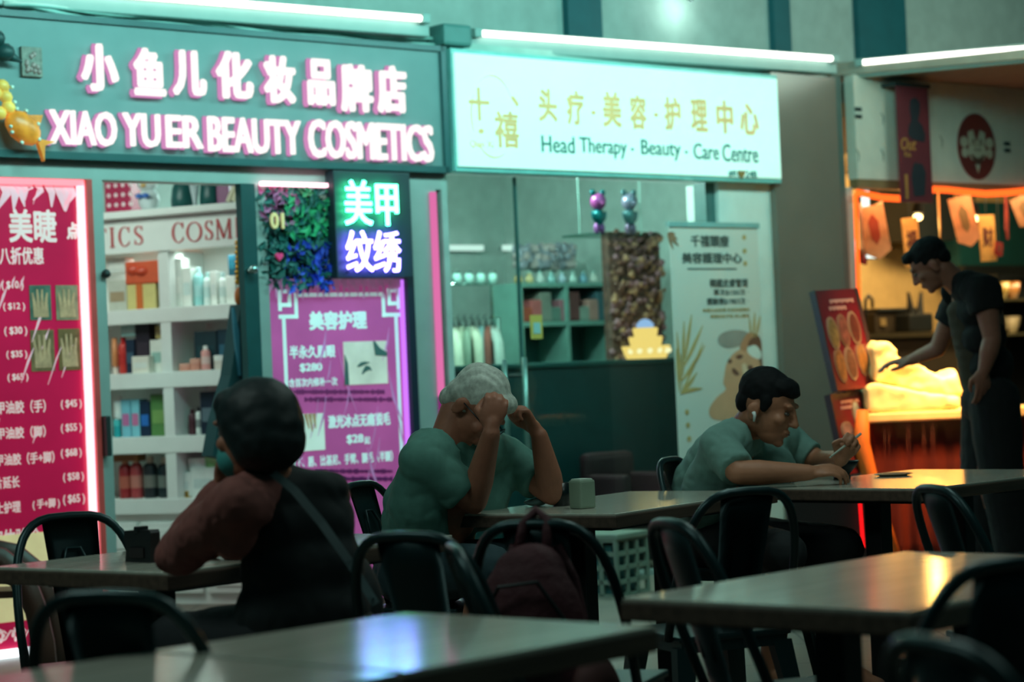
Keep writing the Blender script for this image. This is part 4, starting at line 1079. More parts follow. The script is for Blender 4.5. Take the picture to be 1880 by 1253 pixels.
def T3(s, c, bold=.01, m=None): text_bm(s, *wr(*c, .226), -.226, bold=bold, ext=.002, bm=bm)


T3('千禧頭療', (1268, 432, 1338, 454), .03); T3('美容護理中心', (1252, 464, 1362, 484), .03)
T3('韓國皮膚管理', (1303, 512, 1373, 528), .02); T3('單次$150/次 ·', (1310, 531, 1374, 543), .01); T3('體驗價$198/3次 ·', (1298, 547, 1374, 560), .01)
u0, z0 = wl(1262, 494, .226); u1, _ = wl(1352, 492, .226); wbox(u0, u1, -.228, -.226, z0 - .004, z0 + .004, bm=bm)
obj('banner_lettering', bm, m_ink, bn)
m_gold_p = mat('print_gold', (186, 152, 98), .6, var=.1)
bm = B()
T3('免费头皮检测 欢迎体验预约', (1290, 566, 1376, 573), .0); T3('美丽由此开始 真心服务', (1304, 577, 1376, 584), .0)
for (x, y) in ((1366, 436), (1367, 461), (1368, 484), (1261, 757), (1263, 781), (1265, 806)):
    u, z = wl(x, y, .226); frustum(bm, WM @ Vector((u, -.229, z)), WM @ Vector((u, -.2255, z)), .016, .016, 8)
obj('gold_lettering', bm, m_gold_p, bn)
bm = B()


def leaf(p0, p1, w, bend=0):
    (xa, ya), (xb, yb) = p0, p1; pts = []
    for i in range(9):
        f = i / 8; x = xa + (xb - xa) * f; y = ya + (yb - ya) * f + bend * math.sin(PI * f)
        pts.append(wl(x, y, .228))
    ribbon(bm, pts, [w * math.sin(PI * (.06 + .9 * i / 8)) for i in range(9)], -.229, -.2255, WM)


for p0, p1, w, bd in (((1252, 720), (1250, 650), .008, 0), ((1254, 715), (1290, 630), .016, 4), ((1254, 690), (1256, 590), .022, 0), ((1258, 660), (1270, 578), .022, 0), ((1254, 676), (1290, 598), .024, 3), ((1252, 700), (1294, 634), .024, 3), ((1250, 722), (1280, 684), .026, 3),
                      ((1250, 724), (1290, 714), .022, -3), ((1250, 700), (1243, 610), .018, 0), ((1248, 720), (1242, 640), .02, 0), ((1384, 620), (1386, 574), .018, 0), ((1388, 620), (1396, 580), .018, 0), ((1380, 620), (1376, 584), .015, 0)): leaf(p0, p1, w, bd)
obj('printed_palm', bm, m_gold_p, bn)
bm = B()
for p0, p1, w in (((1226, 428), (1246, 452), .024), ((1226, 428), (1244, 440), .024), ((1226, 430), (1236, 458), .02), ((1228, 427), (1240, 430), .016)): leaf(p0, p1, w)
obj('printed_leaf', bm, mat('print_rust', (150, 110, 84), .6), bn)


def flat(parent, nm, px, m, dy, smooth=1):
    n = len(px); P = []
    for i in range(n):                                               # Catmull-Rom through the outline
        p0, p1, p2, p3 = px[i - 1], px[i], px[(i + 1) % n], px[(i + 2) % n]
        for s in range(4 if smooth else 1):
            t = s / 4; P.append(tuple(.5 * (2 * p1[k] + (p2[k] - p0[k]) * t + (2 * p0[k] - 5 * p1[k] + 4 * p2[k] - p3[k]) * t * t + (3 * p1[k] - p0[k] - 3 * p2[k] + p3[k]) * t ** 3) for k in (0, 1)))
    bm = B(); prism(bm, [wl(x, y, .226) for x, y in P], -.226 - dy, -.2255, WM); return obj(nm, bm, m, parent)


m_sk = mat('print_skin_warm', (206, 152, 118), .6, var=.06)
flat(bn, 'printed_arch', [(1318, 622), (1326, 612), (1345, 606), (1366, 608), (1376, 616), (1372, 630), (1340, 640), (1322, 634)], mat('print_taupe', (152, 142, 134), .6), .0008)
flat(bn, 'printed_hair', [(1360, 634), (1372, 614), (1386, 612), (1397, 626), (1399, 660), (1401, 690), (1392, 694), (1386, 660), (1372, 634)], mat('print_hair', (120, 76, 56), .6, var=.2), .001)
flat(bn, 'printed_face', [(1330, 688), (1334, 668), (1346, 650), (1364, 640), (1384, 644), (1394, 664), (1396, 684), (1390, 702), (1376, 716), (1362, 740), (1352, 770), (1310, 770), (1302, 752), (1316, 730), (1332, 716), (1328, 704)], m_sk, .0015)
flat(bn, 'printed_towel', [(1372, 640), (1386, 634), (1397, 648), (1394, 660), (1376, 652)], mat('print_white', (216, 218, 210), .6), .002)
m_fd = mat('print_brown_line', (112, 70, 56), .6)
for nm, px in (('printed_eye', [(1350, 656), (1358, 651), (1364, 655), (1357, 660)]), ('printed_eye', [(1372, 674), (1379, 671), (1384, 680), (1376, 684)]), ('printed_mouth', [(1345, 676), (1352, 680), (1357, 688), (1351, 690), (1344, 684)]), ('printed_nostril', [(1336, 662), (1341, 660), (1344, 665), (1338, 668)])):
    flat(bn, nm, px, m_fd, .0022)
flat(bn, 'printed_cheek', [(1362, 672), (1368, 668), (1372, 682), (1366, 690)], mat('print_light_skin', (228, 190, 160), .6), .0022)
for k in range(3): pass
flat(bn, 'printed_hand', [(1358, 640), (1366, 620), (1376, 610), (1384, 616), (1374, 628), (1370, 644)], mat('print_hand', (190, 130, 96), .6), .0025)
# ================================================================== the food stall on the right
st = wthing('stall_sign', 'wide pale sign board over the food stall', 'sign', 7.6, 2.33, 0)
m_sgn = mat('stall_sign_grey', (202, 200, 188), .5, var=.05)
obj('sign_board', wbox(6.06, 10.0, -.02, .06, 2.36, 3.03), m_sgn, st)
obj('lower_rail', wbox(6.06, 10.0, -.015, .05, 2.30, 2.36), mat('rail_tan', (120, 104, 72), .5), st)
bm = B()
for (x, y) in ((1577, 207), (1850, 270)):
    u, z = wl(x, y, .03); wbox(u - .03, u + .03, -.03, -.02, z - .035, z - .012, bm=bm); wbox(u - .03, u + .03, -.03, -.02, z + .012, z + .035, bm=bm)
obj('dark_mark', bm, m_dark, st)
bm = B()
for (x, y) in ((1622, 218), (1577, 285), (1622, 285), (1730, 260)):
    u, z = wl(x, y, .03); ribbon(bm, [(u - .015, z + .04), (u + .01, z + .01), (u + .005, z - .04)], [.004, .012, .004], -.024, -.02, WM)
obj('scuff', bm, mat('scuff_grey', (120, 130, 122), .6), st)
cx, cz = wl(1794, 269, .03); rx, rz_ = .205, .225
E = lambda x, z, a, b, n=28: [(cx + rx * (x + a * math.cos(2 * PI * i / n)), cz + rz_ * (z + b * math.sin(2 * PI * i / n))) for i in range(n)]
bm = B(); prism(bm, E(0, 0, 1, 1, 40), -.028, -.02, WM); lg = obj('oval_emblem', bm, mat('emblem_maroon', (112, 44, 40), .5), st)
bm = B()
for e in ((-.68, .12, .2, .16), (-.66, -.2, .16, .15), (.68, .12, .2, .16), (.66, -.2, .16, .15)): prism(bm, E(*e, 16), -.031, -.028, WM)
prism(bm, [(cx + rx * x, cz + rz_ * z) for x, z in ((-.45, .42), (-.2, .5), (0, .1), (.2, .5), (.45, .42), (.42, .0), (.5, -.2), (.3, -.42), (-.3, -.42), (-.5, -.2), (-.42, 0))], -.0305, -.028, WM)
prism(bm, [(cx + rx * x, cz + rz_ * z) for x, z in ((-.12, -.55), (.12, -.55), (0, -.8))], -.031, -.028, WM)
obj('emblem_face', bm, mat('emblem_white', (176, 170, 152), .5), lg)
bm = B()
ribbon(bm, [(cx + rx * (-.34 + .68 * t), cz + rz_ * (-.25 - .2 * math.sin(PI * t))) for t in [i / 10 for i in range(11)]], [.008, .02, .03, .036, .04, .042, .04, .036, .03, .02, .008], -.034, -.0305, WM)
for s in (-1, 1):
    ribbon(bm, [(cx + rx * (s * .1), cz + rz_ * .0), (cx + rx * s * .2, cz + rz_ * .22), (cx + rx * s * .32, cz + rz_ * .02)], [.006, .01, .006], -.034, -.0305, WM)
    ribbon(bm, [(cx + rx * (s * .06), cz + rz_ * -.12), (cx + rx * s * .14, cz + rz_ * -.08)], .012, -.034, -.0305, WM)
obj('emblem_lines', bm, mat('emblem_line', (92, 60, 48), .5), lg)
# vertical dark red hanging banner
q = wr(1648, 158, 1706, 372, .12)
vb = wthing('hanging_banner', 'dark red vertical banner hanging in front of the stall sign', 'banner', (q[0] + q[2]) / 2, q[1], .12)
obj('cloth', wbox(q[0], q[2], -.13, -.12, q[1], q[3]), mat('banner_red', (98, 30, 40), .7, var=.12, scale=5), vb)
m_sil = mat('banner_print_dark', (30, 36, 44), .7)
bm = B(); W_, H_ = q[2] - q[0], q[3] - q[1]
F = lambda pts: [(q[0] + W_ * x, q[1] + H_ * z) for x, z in pts]
prism(bm, F([(.3, .58), (.34, .66), (.42, .70), (.38, .80), (.42, .88), (.58, .9), (.7, .86), (.7, .78), (.62, .70), (.76, .66), (.84, .58), (.8, .52), (.4, .54)]), -.134, -.13, WM)
prism(bm, F([(.34, .22), (.4, .3), (.46, .34), (.7, .33), (.8, .26), (.74, .06), (.4, .05)]), -.134, -.13, WM)
obj('printed_figure', bm, m_sil, vb)
bm = B()
for s, c in (('Out', (1652, 253, 1680, 276)), ('la', (1660, 278, 1672, 288))): text_bm(s, *wr(*c, .131), -.131, bold=.01, ext=.003, bm=bm, shear=.2)
u, z = wl(1664, 340, .13); wbox(u - .012, u + .012, -.134, -.13, z - .09, z + .07, bm=bm)
obj('gold_lettering', bm, mat('print_dull_gold', (176, 120, 62), .5), vb)
obj('top_bar', wbox(q[0] - .02, q[2] + .02, -.135, -.02, q[3] - .01, q[3] + .015), m_dark, vb)
# orange rope light round the opening
rl = wthing('rope_light', 'glowing orange rope light around the stall opening', 'light strip', 6.9, 1.6, .03)
pts = [wl(x, y, .03) for x, y in ((1577, 560), (1576, 520), (1574, 460), (1572, 400), (1571, 358), (1574, 354), (1590, 357), (1620, 363), (1652, 365), (1700, 354), (1715, 348), (1740, 349), (1775, 353), (1810, 356), (1850, 354), (1890, 350), (1940, 350))]
bm = B(); tube(bm, [WM @ Vector((u, -.03, z)) for u, z in pts[:5]], .014, 8); tube(bm, [WM @ Vector((u, -.03, z)) for u, z in pts[5:]], .022, 8)
obj('rope_tube', bm, glow('rope_orange', (255, 92, 30), 2.2), rl, True)
# pendant bunting
FL = [((1579, 372), (1576, 470), 34, (206, 150, 112), 'dusty pink pennant at the left end of the stall opening', None),
      ((1597, 378), (1592, 478), 34, (214, 140, 90), 'peach and orange pennant second from the left of the opening', None),
      ((1614, 372), (1608, 462), 30, (220, 176, 130), 'cream and orange pennant next to the tan wall', None),
      ((1669, 400), (1668, 490), 34, (232, 170, 92), 'orange pennant with a printed character behind the bending man', '福'),
      ((1722, 358), (1740, 446), 30, (196, 120, 50), 'amber pennant twisted towards the right above the man', None),
      ((1760, 362), (1752, 456), 28, (204, 130, 84), 'salmon pennant hanging beside the amber one', None),
      ((1810, 395), (1812, 480), 30, (240, 176, 92), 'bright orange pennant with a printed emblem on the right', '财'),
      ((1848, 365), (1868, 446), 30, (150, 44, 34), 'dark red pennant near the right edge', None),
      ((1872, 360), (1860, 420), 30, (170, 120, 80), 'brown pennant behind the dark red one', None),
      ((1834, 445), (1838, 472), 14, (150, 30, 26), 'small red tag below the dark red pennant', None),
      ((1585, 462), (1592, 486), 22, (150, 26, 26), 'small red tag under the leftmost pennants', None)]
for k, (p0, p1, w, col, lab, ch) in enumerate(FL):
    dy = -.32 - .03 * (k % 4)
    ua, za = wl(*p0, dy); ub, zb = wl(*p1, dy); hw = (wl(p0[0] + w / 2, p0[1], dy)[0] - ua) * .95
    t = wthing('pennant', lab, 'pennant', ua, zb, dy, 'pennants in the stall opening')
    tw = math.radians([35, -30, 25, 5, 40, -35, 0, 30, -20, 0, 10][k])
    Mp = WM @ Matrix.Translation((ua, -dy, za)) @ Matrix.Rotation(tw, 4, 'Z') @ Matrix.Rotation(-math.atan2(ub - ua, za - zb), 4, 'Y').inverted()
    h = za - zb; bm = B()
    prism(bm, [(-hw, 0), (hw, 0), (hw * 1.02, -h * .86), (0, -h), (-hw * 1.02, -h * .86)] if k not in (3, 6) else [(-hw, 0), (hw, 0), (hw, -h), (-hw, -h)], -.004, .004, Mp)
    obj('cloth', bm, mat('pennant_%d' % k, col, .7, var=.25, scale=10), t)
    bm = B()
    if ch: text_bm(ch, -hw * .7, -h * .7, hw * .7, -h * .25, -.0045, M=Mp, bold=.03, ext=.002, bm=bm)
    else: prism(bm, [(-hw * .4, -h * .3), (0, -h * .15), (hw * .4, -h * .3), (hw * .35, -h * .6), (0, -h * .72), (-hw * .35, -h * .6)], -.007, -.004, Mp)
    obj('print', bm, mat('pennant_print_%d' % (k % 3), [(110, 60, 46), (170, 60, 30), (120, 90, 50)][k % 3], .7), t)
    bm = B(); q_ = Mp @ Vector((0, 0, 0)); frustum(bm, q_, Vector((q_.x, q_.y, 2.8)), .003, .003, 6); obj('string', bm, m_dark, t)
# stall interior: dark back cabinets, shelves, cooker, lamps
m_blk = mat('stall_black', (14, 22, 24), .5)
ua, za = wl(1765, 350, -2.3)
tag(obj('range_hood', wbox(wl(1680, 380, -2.6)[0], wl(1752, 380, -2.6)[0], 2.6, 3.15, wl(1700, 440, -2.6)[1], 2.78), m_blk), 'tall black duct behind the bending man', 'hood')
wc = wthing('back_cabinet', 'dark teal wall cabinet at the right of the stall', 'cabinet', 8.9, 1.5, -2.8)
c0, c1 = wl(1762, 450, -2.8)[0], wl(1960, 450, -2.8)[0]
obj('upper_box', wbox(c0, c1, 2.8, 3.18, wl(1830, 488, -2.8)[1], wl(1830, 372, -2.8)[1]), mat('cabinet_deep_teal', (10, 62, 64), .5), wc)
obj('lower_rail', wbox(c0, c1, 2.76, 3.18, wl(1830, 510, -2.8)[1], wl(1830, 488, -2.8)[1]), m_blk, wc)
sh = wthing('stall_shelf', 'lit metal shelf with dishes at the right of the stall', 'shelf', 9.2, 1.0, -2.5)
d0, d1 = wl(1838, 600, -2.5)[0], wl(1960, 600, -2.5)[0]
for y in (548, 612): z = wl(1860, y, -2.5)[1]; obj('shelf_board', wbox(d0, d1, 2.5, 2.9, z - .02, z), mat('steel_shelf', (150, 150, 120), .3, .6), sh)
for u in (d0, d1): obj('post', wbox(u - .02, u + .02, 2.5, 2.9, .0, 1.9), m_blk, sh)
obj('back_sheet', wbox(d0, d1, 2.9, 2.92, 0, 1.9), m_blk, sh)
for k, (x, w, c, lab) in enumerate(((1849, 16, (206, 200, 170), 'white bowl on the lower stall shelf, nearer the man'), (1870, 20, (214, 206, 176), 'larger white bowl on the lower stall shelf at the edge'), (1853, 20, (150, 120, 60), 'amber tub on the upper stall shelf'), (1874, 18, (130, 84, 40), 'brown tub on the upper stall shelf at the edge'))):
    z = wl(1860, 612 if k < 2 else 548, -2.5)[1]; u = wl(x, 580, -2.6)[0]; R = (wl(x + w / 2, 580, -2.6)[0] - u)
    t = wthing('bowl' if k < 2 else 'food_tub', lab, 'bowl' if k < 2 else 'tub', u, z, -2.65, 'dishes on the stall shelf')
    bm = B(); lathe(bm, [(R * .5, 0), (R * .9, .08), (R, .15), (R * .9, .15), (R * .5, .03)], WM @ Matrix.Translation((u, 2.68, z))); obj('body', bm, mat('dish_%d' % k, c, .3), t, True)
area('stall_shelf_lamp', WM @ Vector(((d0 + d1) / 2, 2.55, 1.85)), WM @ Vector(((d0 + d1) / 2, 2.7, 1.2)), .6, .05, 3, (255, 236, 190))
for k, (x, y, lab) in enumerate(((1685, 399, 'small warm spotlight left of the hanging pennants'), (1789, 402, 'small warm spotlight beside the emblem pennant'))):
    u, z = wl(x, y, -.9)
    t = wthing('spotlight', lab, 'light', u, z, -.9, 'warm spotlights in the stall')
    p = WM @ Vector((u, .9, z)); bm = B(); ball(bm, p, (.034, .034, .026)); obj('bulb', bm, glow('spot_warm', (255, 214, 140), 9), t, True)
    bm = B(); frustum(bm, p + Vector((0, 0, .02)), p + Vector((.01, .02, .1)), .045, .03); frustum(bm, p + Vector((.01, .02, .1)), Vector((p.x + .01, p.y + .02, 2.8)), .008, .008, 8); obj('lamp_shade', bm, m_blk, t)
    d = bpy.data.lights.new('stall_spot', 'SPOT'); d.energy = 60; d.color = lin((255, 190, 96))[:3]; d.spot_size = 1.35; d.spot_blend = .6; d.shadow_soft_size = .04
    o = bpy.data.objects.new('stall_spot', d); C.objects.link(o); o.location = p + Vector((0, 0, -.05))
    tgt = at(1680, 720, 11.6) if k == 0 else at(1720, 730, 11.7)
    o.rotation_euler = (tgt - o.location).to_track_quat('-Z', 'Y').to_euler()
area('stall_ceiling_lamp', WM @ Vector((9.2, 1.5, 2.75)), WM @ Vector((9.6, 3.0, 1.4)), 1.6, .4, 120, (255, 220, 160))
for k, (x0, y0, x1, y1, lab) in enumerate(((1555, 440, 1571, 474, 'small glowing white lamp panel at the left of the stall'), (1594, 450, 1616, 474, 'glowing white lamp panel beside the red tag'), (1584, 350, 1598, 394, 'tall glowing white lamp hanging under the stall sign'))):
    q = wr(x0, y0, x1, y1, -.3 - .06 * k)
    t = wthing('lamp_panel', lab, 'light', (q[0] + q[2]) / 2, q[1], -.3 - .06 * k, 'white lamp panels in the stall')
    y = .3 + .06 * k
    obj('diffuser', wbox(q[0], q[2], y, y + .02, q[1], q[3], .006), glow('panel_white', (236, 255, 246), 1.6), t); obj('casing', wbox(q[0] - .004, q[2] + .012, y + .02, y + .05, q[1] - .004, q[3] + .004), m_blk, t)
area('pennant_fill', WM @ Vector((8.0, .16, 2.36)), WM @ Vector((8.0, .6, 1.85)), 3.2, .05, 16, (255, 214, 160))  # unseen warm light added behind the sign to brighten the pennants
# kitchen counter with cooker, tap and stand
ka, kb = wl(1590, 610, -1.9)[0], wl(1770, 610, -1.9)[0]; kz = wl(1680, 610, -1.9)[1]
kt = wthing('kitchen_counter', 'dim steel kitchen counter along the back of the stall', 'counter', (ka + kb) / 2, 0, -2.2)
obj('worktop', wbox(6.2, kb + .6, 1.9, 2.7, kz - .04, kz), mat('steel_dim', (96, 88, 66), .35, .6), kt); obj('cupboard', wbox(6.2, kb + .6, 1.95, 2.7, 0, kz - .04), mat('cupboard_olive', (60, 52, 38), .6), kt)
q = wr(1606, 548, 1690, 610, -2.1)
ck = wthing('steamer', 'dark steamer box on the kitchen counter', 'cooker', (q[0] + q[2]) / 2, kz, -2.1)
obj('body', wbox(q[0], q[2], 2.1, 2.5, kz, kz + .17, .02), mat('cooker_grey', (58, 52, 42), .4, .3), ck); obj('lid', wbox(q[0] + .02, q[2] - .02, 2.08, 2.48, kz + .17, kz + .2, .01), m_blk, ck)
bm = B(); wbox(q[0] + .05, q[0] + .12, 2.085, 2.1, kz + .06, kz + .12, bm=bm); obj('control_panel', bm, mat('panel_tan', (120, 104, 70), .4), ck)
u, z = wl(1596, 540, -1.95)
tp = wthing('tap', 'dark curved tap at the left of the kitchen counter', 'tap', u, kz, -2.0)
bm = B(); tube(bm, [WM @ Vector((u + a, 2.0, kz + b)) for a, b in ((0, 0), (0, .16), (.01, .26), (.05, .30), (.09, .27), (.09, .2))], .014, 8); obj('spout', bm, m_blk, tp, True)
bm = B(); tube(bm, [WM @ Vector((u, 2.0, kz + .05)), WM @ Vector((u - .05, 1.98, kz + .07))], .01, 8); obj('lever', bm, m_blk, tp)
u, z = wl(1690, 575, -1.95)
ks = wthing('knife_stand', 'black forked utensil stand on the kitchen counter', 'stand', u, kz, -2.0)
for s in (-1, 1):
    bm = B(); frustum(bm, WM @ Vector((u + s * .03, 2.0, kz)), WM @ Vector((u + s * .08, 2.0, kz + .32)), .05, .012, 8); obj('handle', bm, m_blk, ks)
bm = B(); wbox(u - .14, u + .16, 1.95, 2.1, kz, kz + .15, .02, bm=bm); obj('block', bm, m_blk, ks)
# serving counter with orange cloth, lit dough sheets
YC = 11.5
fa, fb = at(1592, 760, YC), at(1960, 742, YC + .02)
cz_ = fa.z; d = Vector((fb.x - fa.x, fb.y - fa.y, 0)); L = d.length; rz = math.atan2(d.y, d.x)
sc = thing('serving_counter', 'serving counter with orange-red cloth skirt at the stall front', 'counter', (fa.x, fa.y, 0), rz)
MC = PM[sc.name]
bm = B(); box(bm, -.02, L, -.02, .62, cz_ - .05, cz_, MC, .01); obj('counter_top', bm, mat('counter_cream', (226, 196, 140), .5), sc)
bm = B(); n = 90; rows = []
for j in range(5):
    rows.append([bm.verts.new(MC @ Vector((L * i / n, -.03 - .02 * (1 - j / 4) * math.sin(i * .7 + .4 * math.sin(i * .37)) - .03 * (1 - j / 4), .02 + (cz_ - .07) * j / 4))) for i in range(n + 1)])
for j in range(4):
    for i in range(n): bm.faces.new((rows[j][i], rows[j][i + 1], rows[j + 1][i + 1], rows[j + 1][i]))
bmesh.ops.solidify(bm, geom=bm.faces[:], thickness=.006)
obj('cloth_skirt', bm, mat('cloth_orange_red', (112, 26, 10), .7, var=.3, scale=3), sc, True)
bm = B(); box(bm, 0, L, .0, .58, 0, cz_ - .06, MC); obj('carcass', bm, mat('carcass_dark', (60, 24, 14), .8), sc)
bm = B(); pts = [MC @ Vector((-.03, -.04, cz_ + .02)), MC @ Vector((-.05, -.06, cz_ - .15)), MC @ Vector((.0, -.07, cz_ - .4)), MC @ Vector((.14, -.08, .05))]
tube(bm, pts, [.03, .045, .04, .02], 8); obj('cloth_tail', bm, mat('cloth_orange', (220, 110, 30), .7), sc, True)
# lit folded sheets of film over the trays on the counter
m_film = mat('film_cream', (250, 222, 160), .5, var=.08, bump=.4, bscale=14)
fm = tag(thing('film_heap', 'warm-lit crumpled cream sheet heaped on the serving counter', 'cloth', MC @ Vector((.3, .3, cz_))), 'warm-lit crumpled cream sheet heaped on the serving counter', 'cloth')


def heap(nm, outline, y0, y1, parent, seed, amp=.025, Yd=YC):
    """a crumpled body: the outline seen from the front, with its own depth and rounded, wrinkled surface"""
    P = [MC.inverted() @ at(x, y, Yd) for x, y in outline]
    bm = B(); prism(bm, [(p.x, p.z) for p in P], y0, y1, MC)
    bmesh.ops.triangulate(bm, faces=bm.faces[:])
    me = bpy.data.meshes.new('tmp'); bm.to_mesh(me); bm.free()
    o = bpy.data.objects.new('tmp', me); C.objects.link(o)
    a_ = o.modifiers.new('r', 'REMESH'); a_.mode = 'VOXEL'; a_.voxel_size = .014
    s_ = o.modifiers.new('s', 'SMOOTH'); s_.iterations = 6; s_.factor = .6
    dg = bpy.context.evaluated_depsgraph_get(); me2 = bpy.data.meshes.new_from_object(o.evaluated_get(dg)); bpy.data.objects.remove(o)
    bm = B(); bm.from_mesh(me2)
    for v in bm.verts:
        k = noise.noise(v.co * 9 + Vector((seed, 0, 0))) + .5 * noise.noise(v.co * 22)
        v.co += v.normal * amp * k
    return obj(nm, bm, m_film, parent, True)


heap('lower_tray', [(1592, 714), (1604, 704), (1640, 708), (1700, 722), (1768, 728), (1766, 752), (1655, 760), (1594, 756)], .0, .34, fm, 3, .010)
heap('upper_sheet', [(1604, 640), (1612, 628), (1634, 626), (1646, 640), (1648, 656), (1700, 672), (1716, 688), (1730, 694), (1746, 686), (1764, 678), (1768, 728), (1700, 722), (1640, 707), (1604, 702)], .08, .40, fm, 8, .022, YC + .08)

# menu boards leaning by the stall
m_menu = mat('menu_red', (84, 13, 24), .35, var=.1)


def menu(label, quad, Yd, dishes, depth):
    P = [at(x, y, Yd + dy) for x, y, dy in quad]                     # top left, top right, bottom right, bottom left
    ex = (P[1] - P[0]); w = ex.length; ex.normalize(); ez = (P[0] - P[3]); h = ez.length; ez.normalize(); ny = ex.cross(ez).normalized() * -1
    o = P[3]
    M = Matrix(((ex.x, ny.x, ez.x, o.x), (ex.y, ny.y, ez.y, o.y), (ex.z, ny.z, ez.z, o.z), (0, 0, 0, 1)))
    t = thing('menu_board', label, 'menu board', (o + P[2]) / 2)
    PMt = PM[t.name]
    bm = B(); box(bm, 0, w, 0, .03, 0, h, M); obj('board', bm, m_menu, t)
    bm = B()
    for a in ((-.01, .0, -.004, .034, 0, h), (w, w + .03, -.004, .05, 0, h)): box(bm, *a, M)
    obj('board_edge', bm, mat('board_edge', (44, 30, 32), .4), t)
    for k, (fx, fz, rx, rz, c) in enumerate(dishes):
        bm = B(); prism(bm, [(w * fx + w * rx * math.cos(i * PI / 12), h * fz + h * rz * math.sin(i * PI / 12)) for i in range(24)], -.006, 0, M); p_ = obj('dish_picture', bm, mat('dish_rim_%d' % (k % 2), [(112, 96, 84), (100, 78, 64)][k % 2], .4), t)
        bm = B(); prism(bm, [(w * fx + w * rx * .8 * math.cos(i * PI / 12), h * fz + h * rz * .84 * math.sin(i * PI / 12)) for i in range(24)], -.009, -.006, M); obj('printed_food', bm, mat('food_%d_%d_%d' % c, tuple(int(v * .62) for v in c), .4, var=.4, scale=30), p_)
    bm = B()
    for (a, b, c_, d_) in ((.3, .86, .92, .90), (.25, .79, .68, .83)):
        n = 9
        for i in range(n):
            x0 = w * (a + (c_ - a) * i / n); box(bm, x0, x0 + w * (c_ - a) / n * .75, -.004, 0, h * (b + .01 * (i % 2)), h * d_, M)
    obj('headline', bm, mat('headline_white', (150, 116, 116), .4), t)
    return t, M, w, h


mb, Mm, wm, hm = menu('tall red menu board with six round dishes beside the counter', [(1496, 534, 0), (1568, 530, .25), (1606, 706, .1), (1538, 718, -.15)], 11.6,
          [(.2, .56, .13, .17, (150, 130, 80)), (.47, .58, .13, .17, (150, 90, 80)), (.76, .6, .14, .17, (110, 50, 40)), (.2, .24, .13, .17, (166, 110, 60)), (.47, .25, .13, .17, (120, 76, 60)), (.78, .28, .14, .17, (176, 120, 60))], .3)
m2, M2_, w2, h2 = menu('shorter red menu board standing below the tall one', [(1524, 724, 0), (1576, 718, .2), (1612, 866, .1), (1556, 872, -.1)], 11.45,
          [(.3, .52, .2, .12, (190, 150, 150)), (.74, .7, .14, .2, (176, 190, 190)), (.35, .2, .22, .12, (150, 40, 40))], .3)
es = thing('easel', 'dark easel legs holding the red menu boards', 'easel', (at(1566, 880, 11.65).x, 11.65, 0))
bm = B(); q0, q1 = at(1548, 640, 11.75), at(1612, 640, 11.85)
for a_, b_ in ((at(1530, 620, 11.85), Vector((at(1568, 900, 11.6).x, 11.55, 0))), (at(1590, 610, 12.0), Vector((at(1625, 900, 11.8).x, 11.75, 0)))):
    bm = B(); frustum(bm, b_, a_, .016, .016, 8); obj('leg', bm, m_dark, es)
bm = B(); a_ = at(1556, 620, 11.95); frustum(bm, a_, Vector((a_.x + .2, 12.5, 0)), .014, .014, 8); obj('rear_leg', bm, m_dark, es)
bm = B(); frustum(bm, at(1550, 722, 11.62), at(1612, 714, 11.82), .014, .014, 8); obj('crossbar', bm, m_dark, es)
# short red rope light low by the table leg
p0, p1 = at(1579, 925, 10.6), at(1585, 1006, 10.6)
rs = thing('rope_light', 'short red glowing light strip low behind the table post', 'light strip', (p1.x, p1.y, p1.z))
bm = B(); tube(bm, [p0, (p0 + p1) / 2, p1], .009, 8); obj('rope_tube', bm, glow('rope_red', (255, 20, 24), 1.6), rs)
ps_ = tag(thing('sandwich_board', 'dark sign stand low behind the table post', 'stand', (p1.x - .05, 10.7, 0)), 'dark sign stand low behind the table post', 'stand')
bm = B(); box(bm, p0.x - .35, p0.x + .04, 10.63, 10.66, .05, p0.z + .12); obj('panel', bm, mat('stand_brown', (38, 26, 24), .7), ps_)
bm = B(); box(bm, p0.x - .33, p0.x - .29, 10.6, 10.8, 0, .06); box(bm, p0.x - .02, p0.x + .02, 10.6, 10.8, 0, .06); obj('foot', bm, m_dark, ps_)

# unseen warm spots added above the counter to light the heap
for _x, _t in ((2.0, (1690, 705)), (2.55, (1750, 715))):
    d = bpy.data.lights.new('counter_fill', 'SPOT'); d.energy = 1250; d.color = lin((255, 190, 112))[:3]; d.spot_size = .46; d.spot_blend = .5; d.shadow_soft_size = .3
    o = bpy.data.objects.new('counter_fill', d); C.objects.link(o); o.location = (_x + .45, 10.95, 2.98)
    o.rotation_euler = (at(_t[0], _t[1], 11.7) - o.location).to_track_quat('-Z', 'Y').to_euler()
# ================================================================== tables
m_top = wood('table_laminate', (194, 192, 178), (176, 174, 160), .14)
m_edge = wood('table_edge', (92, 74, 62), (66, 52, 44), .45)
m_iron = mat('black_iron', (18, 26, 28), .45, .3)
TZ = .75


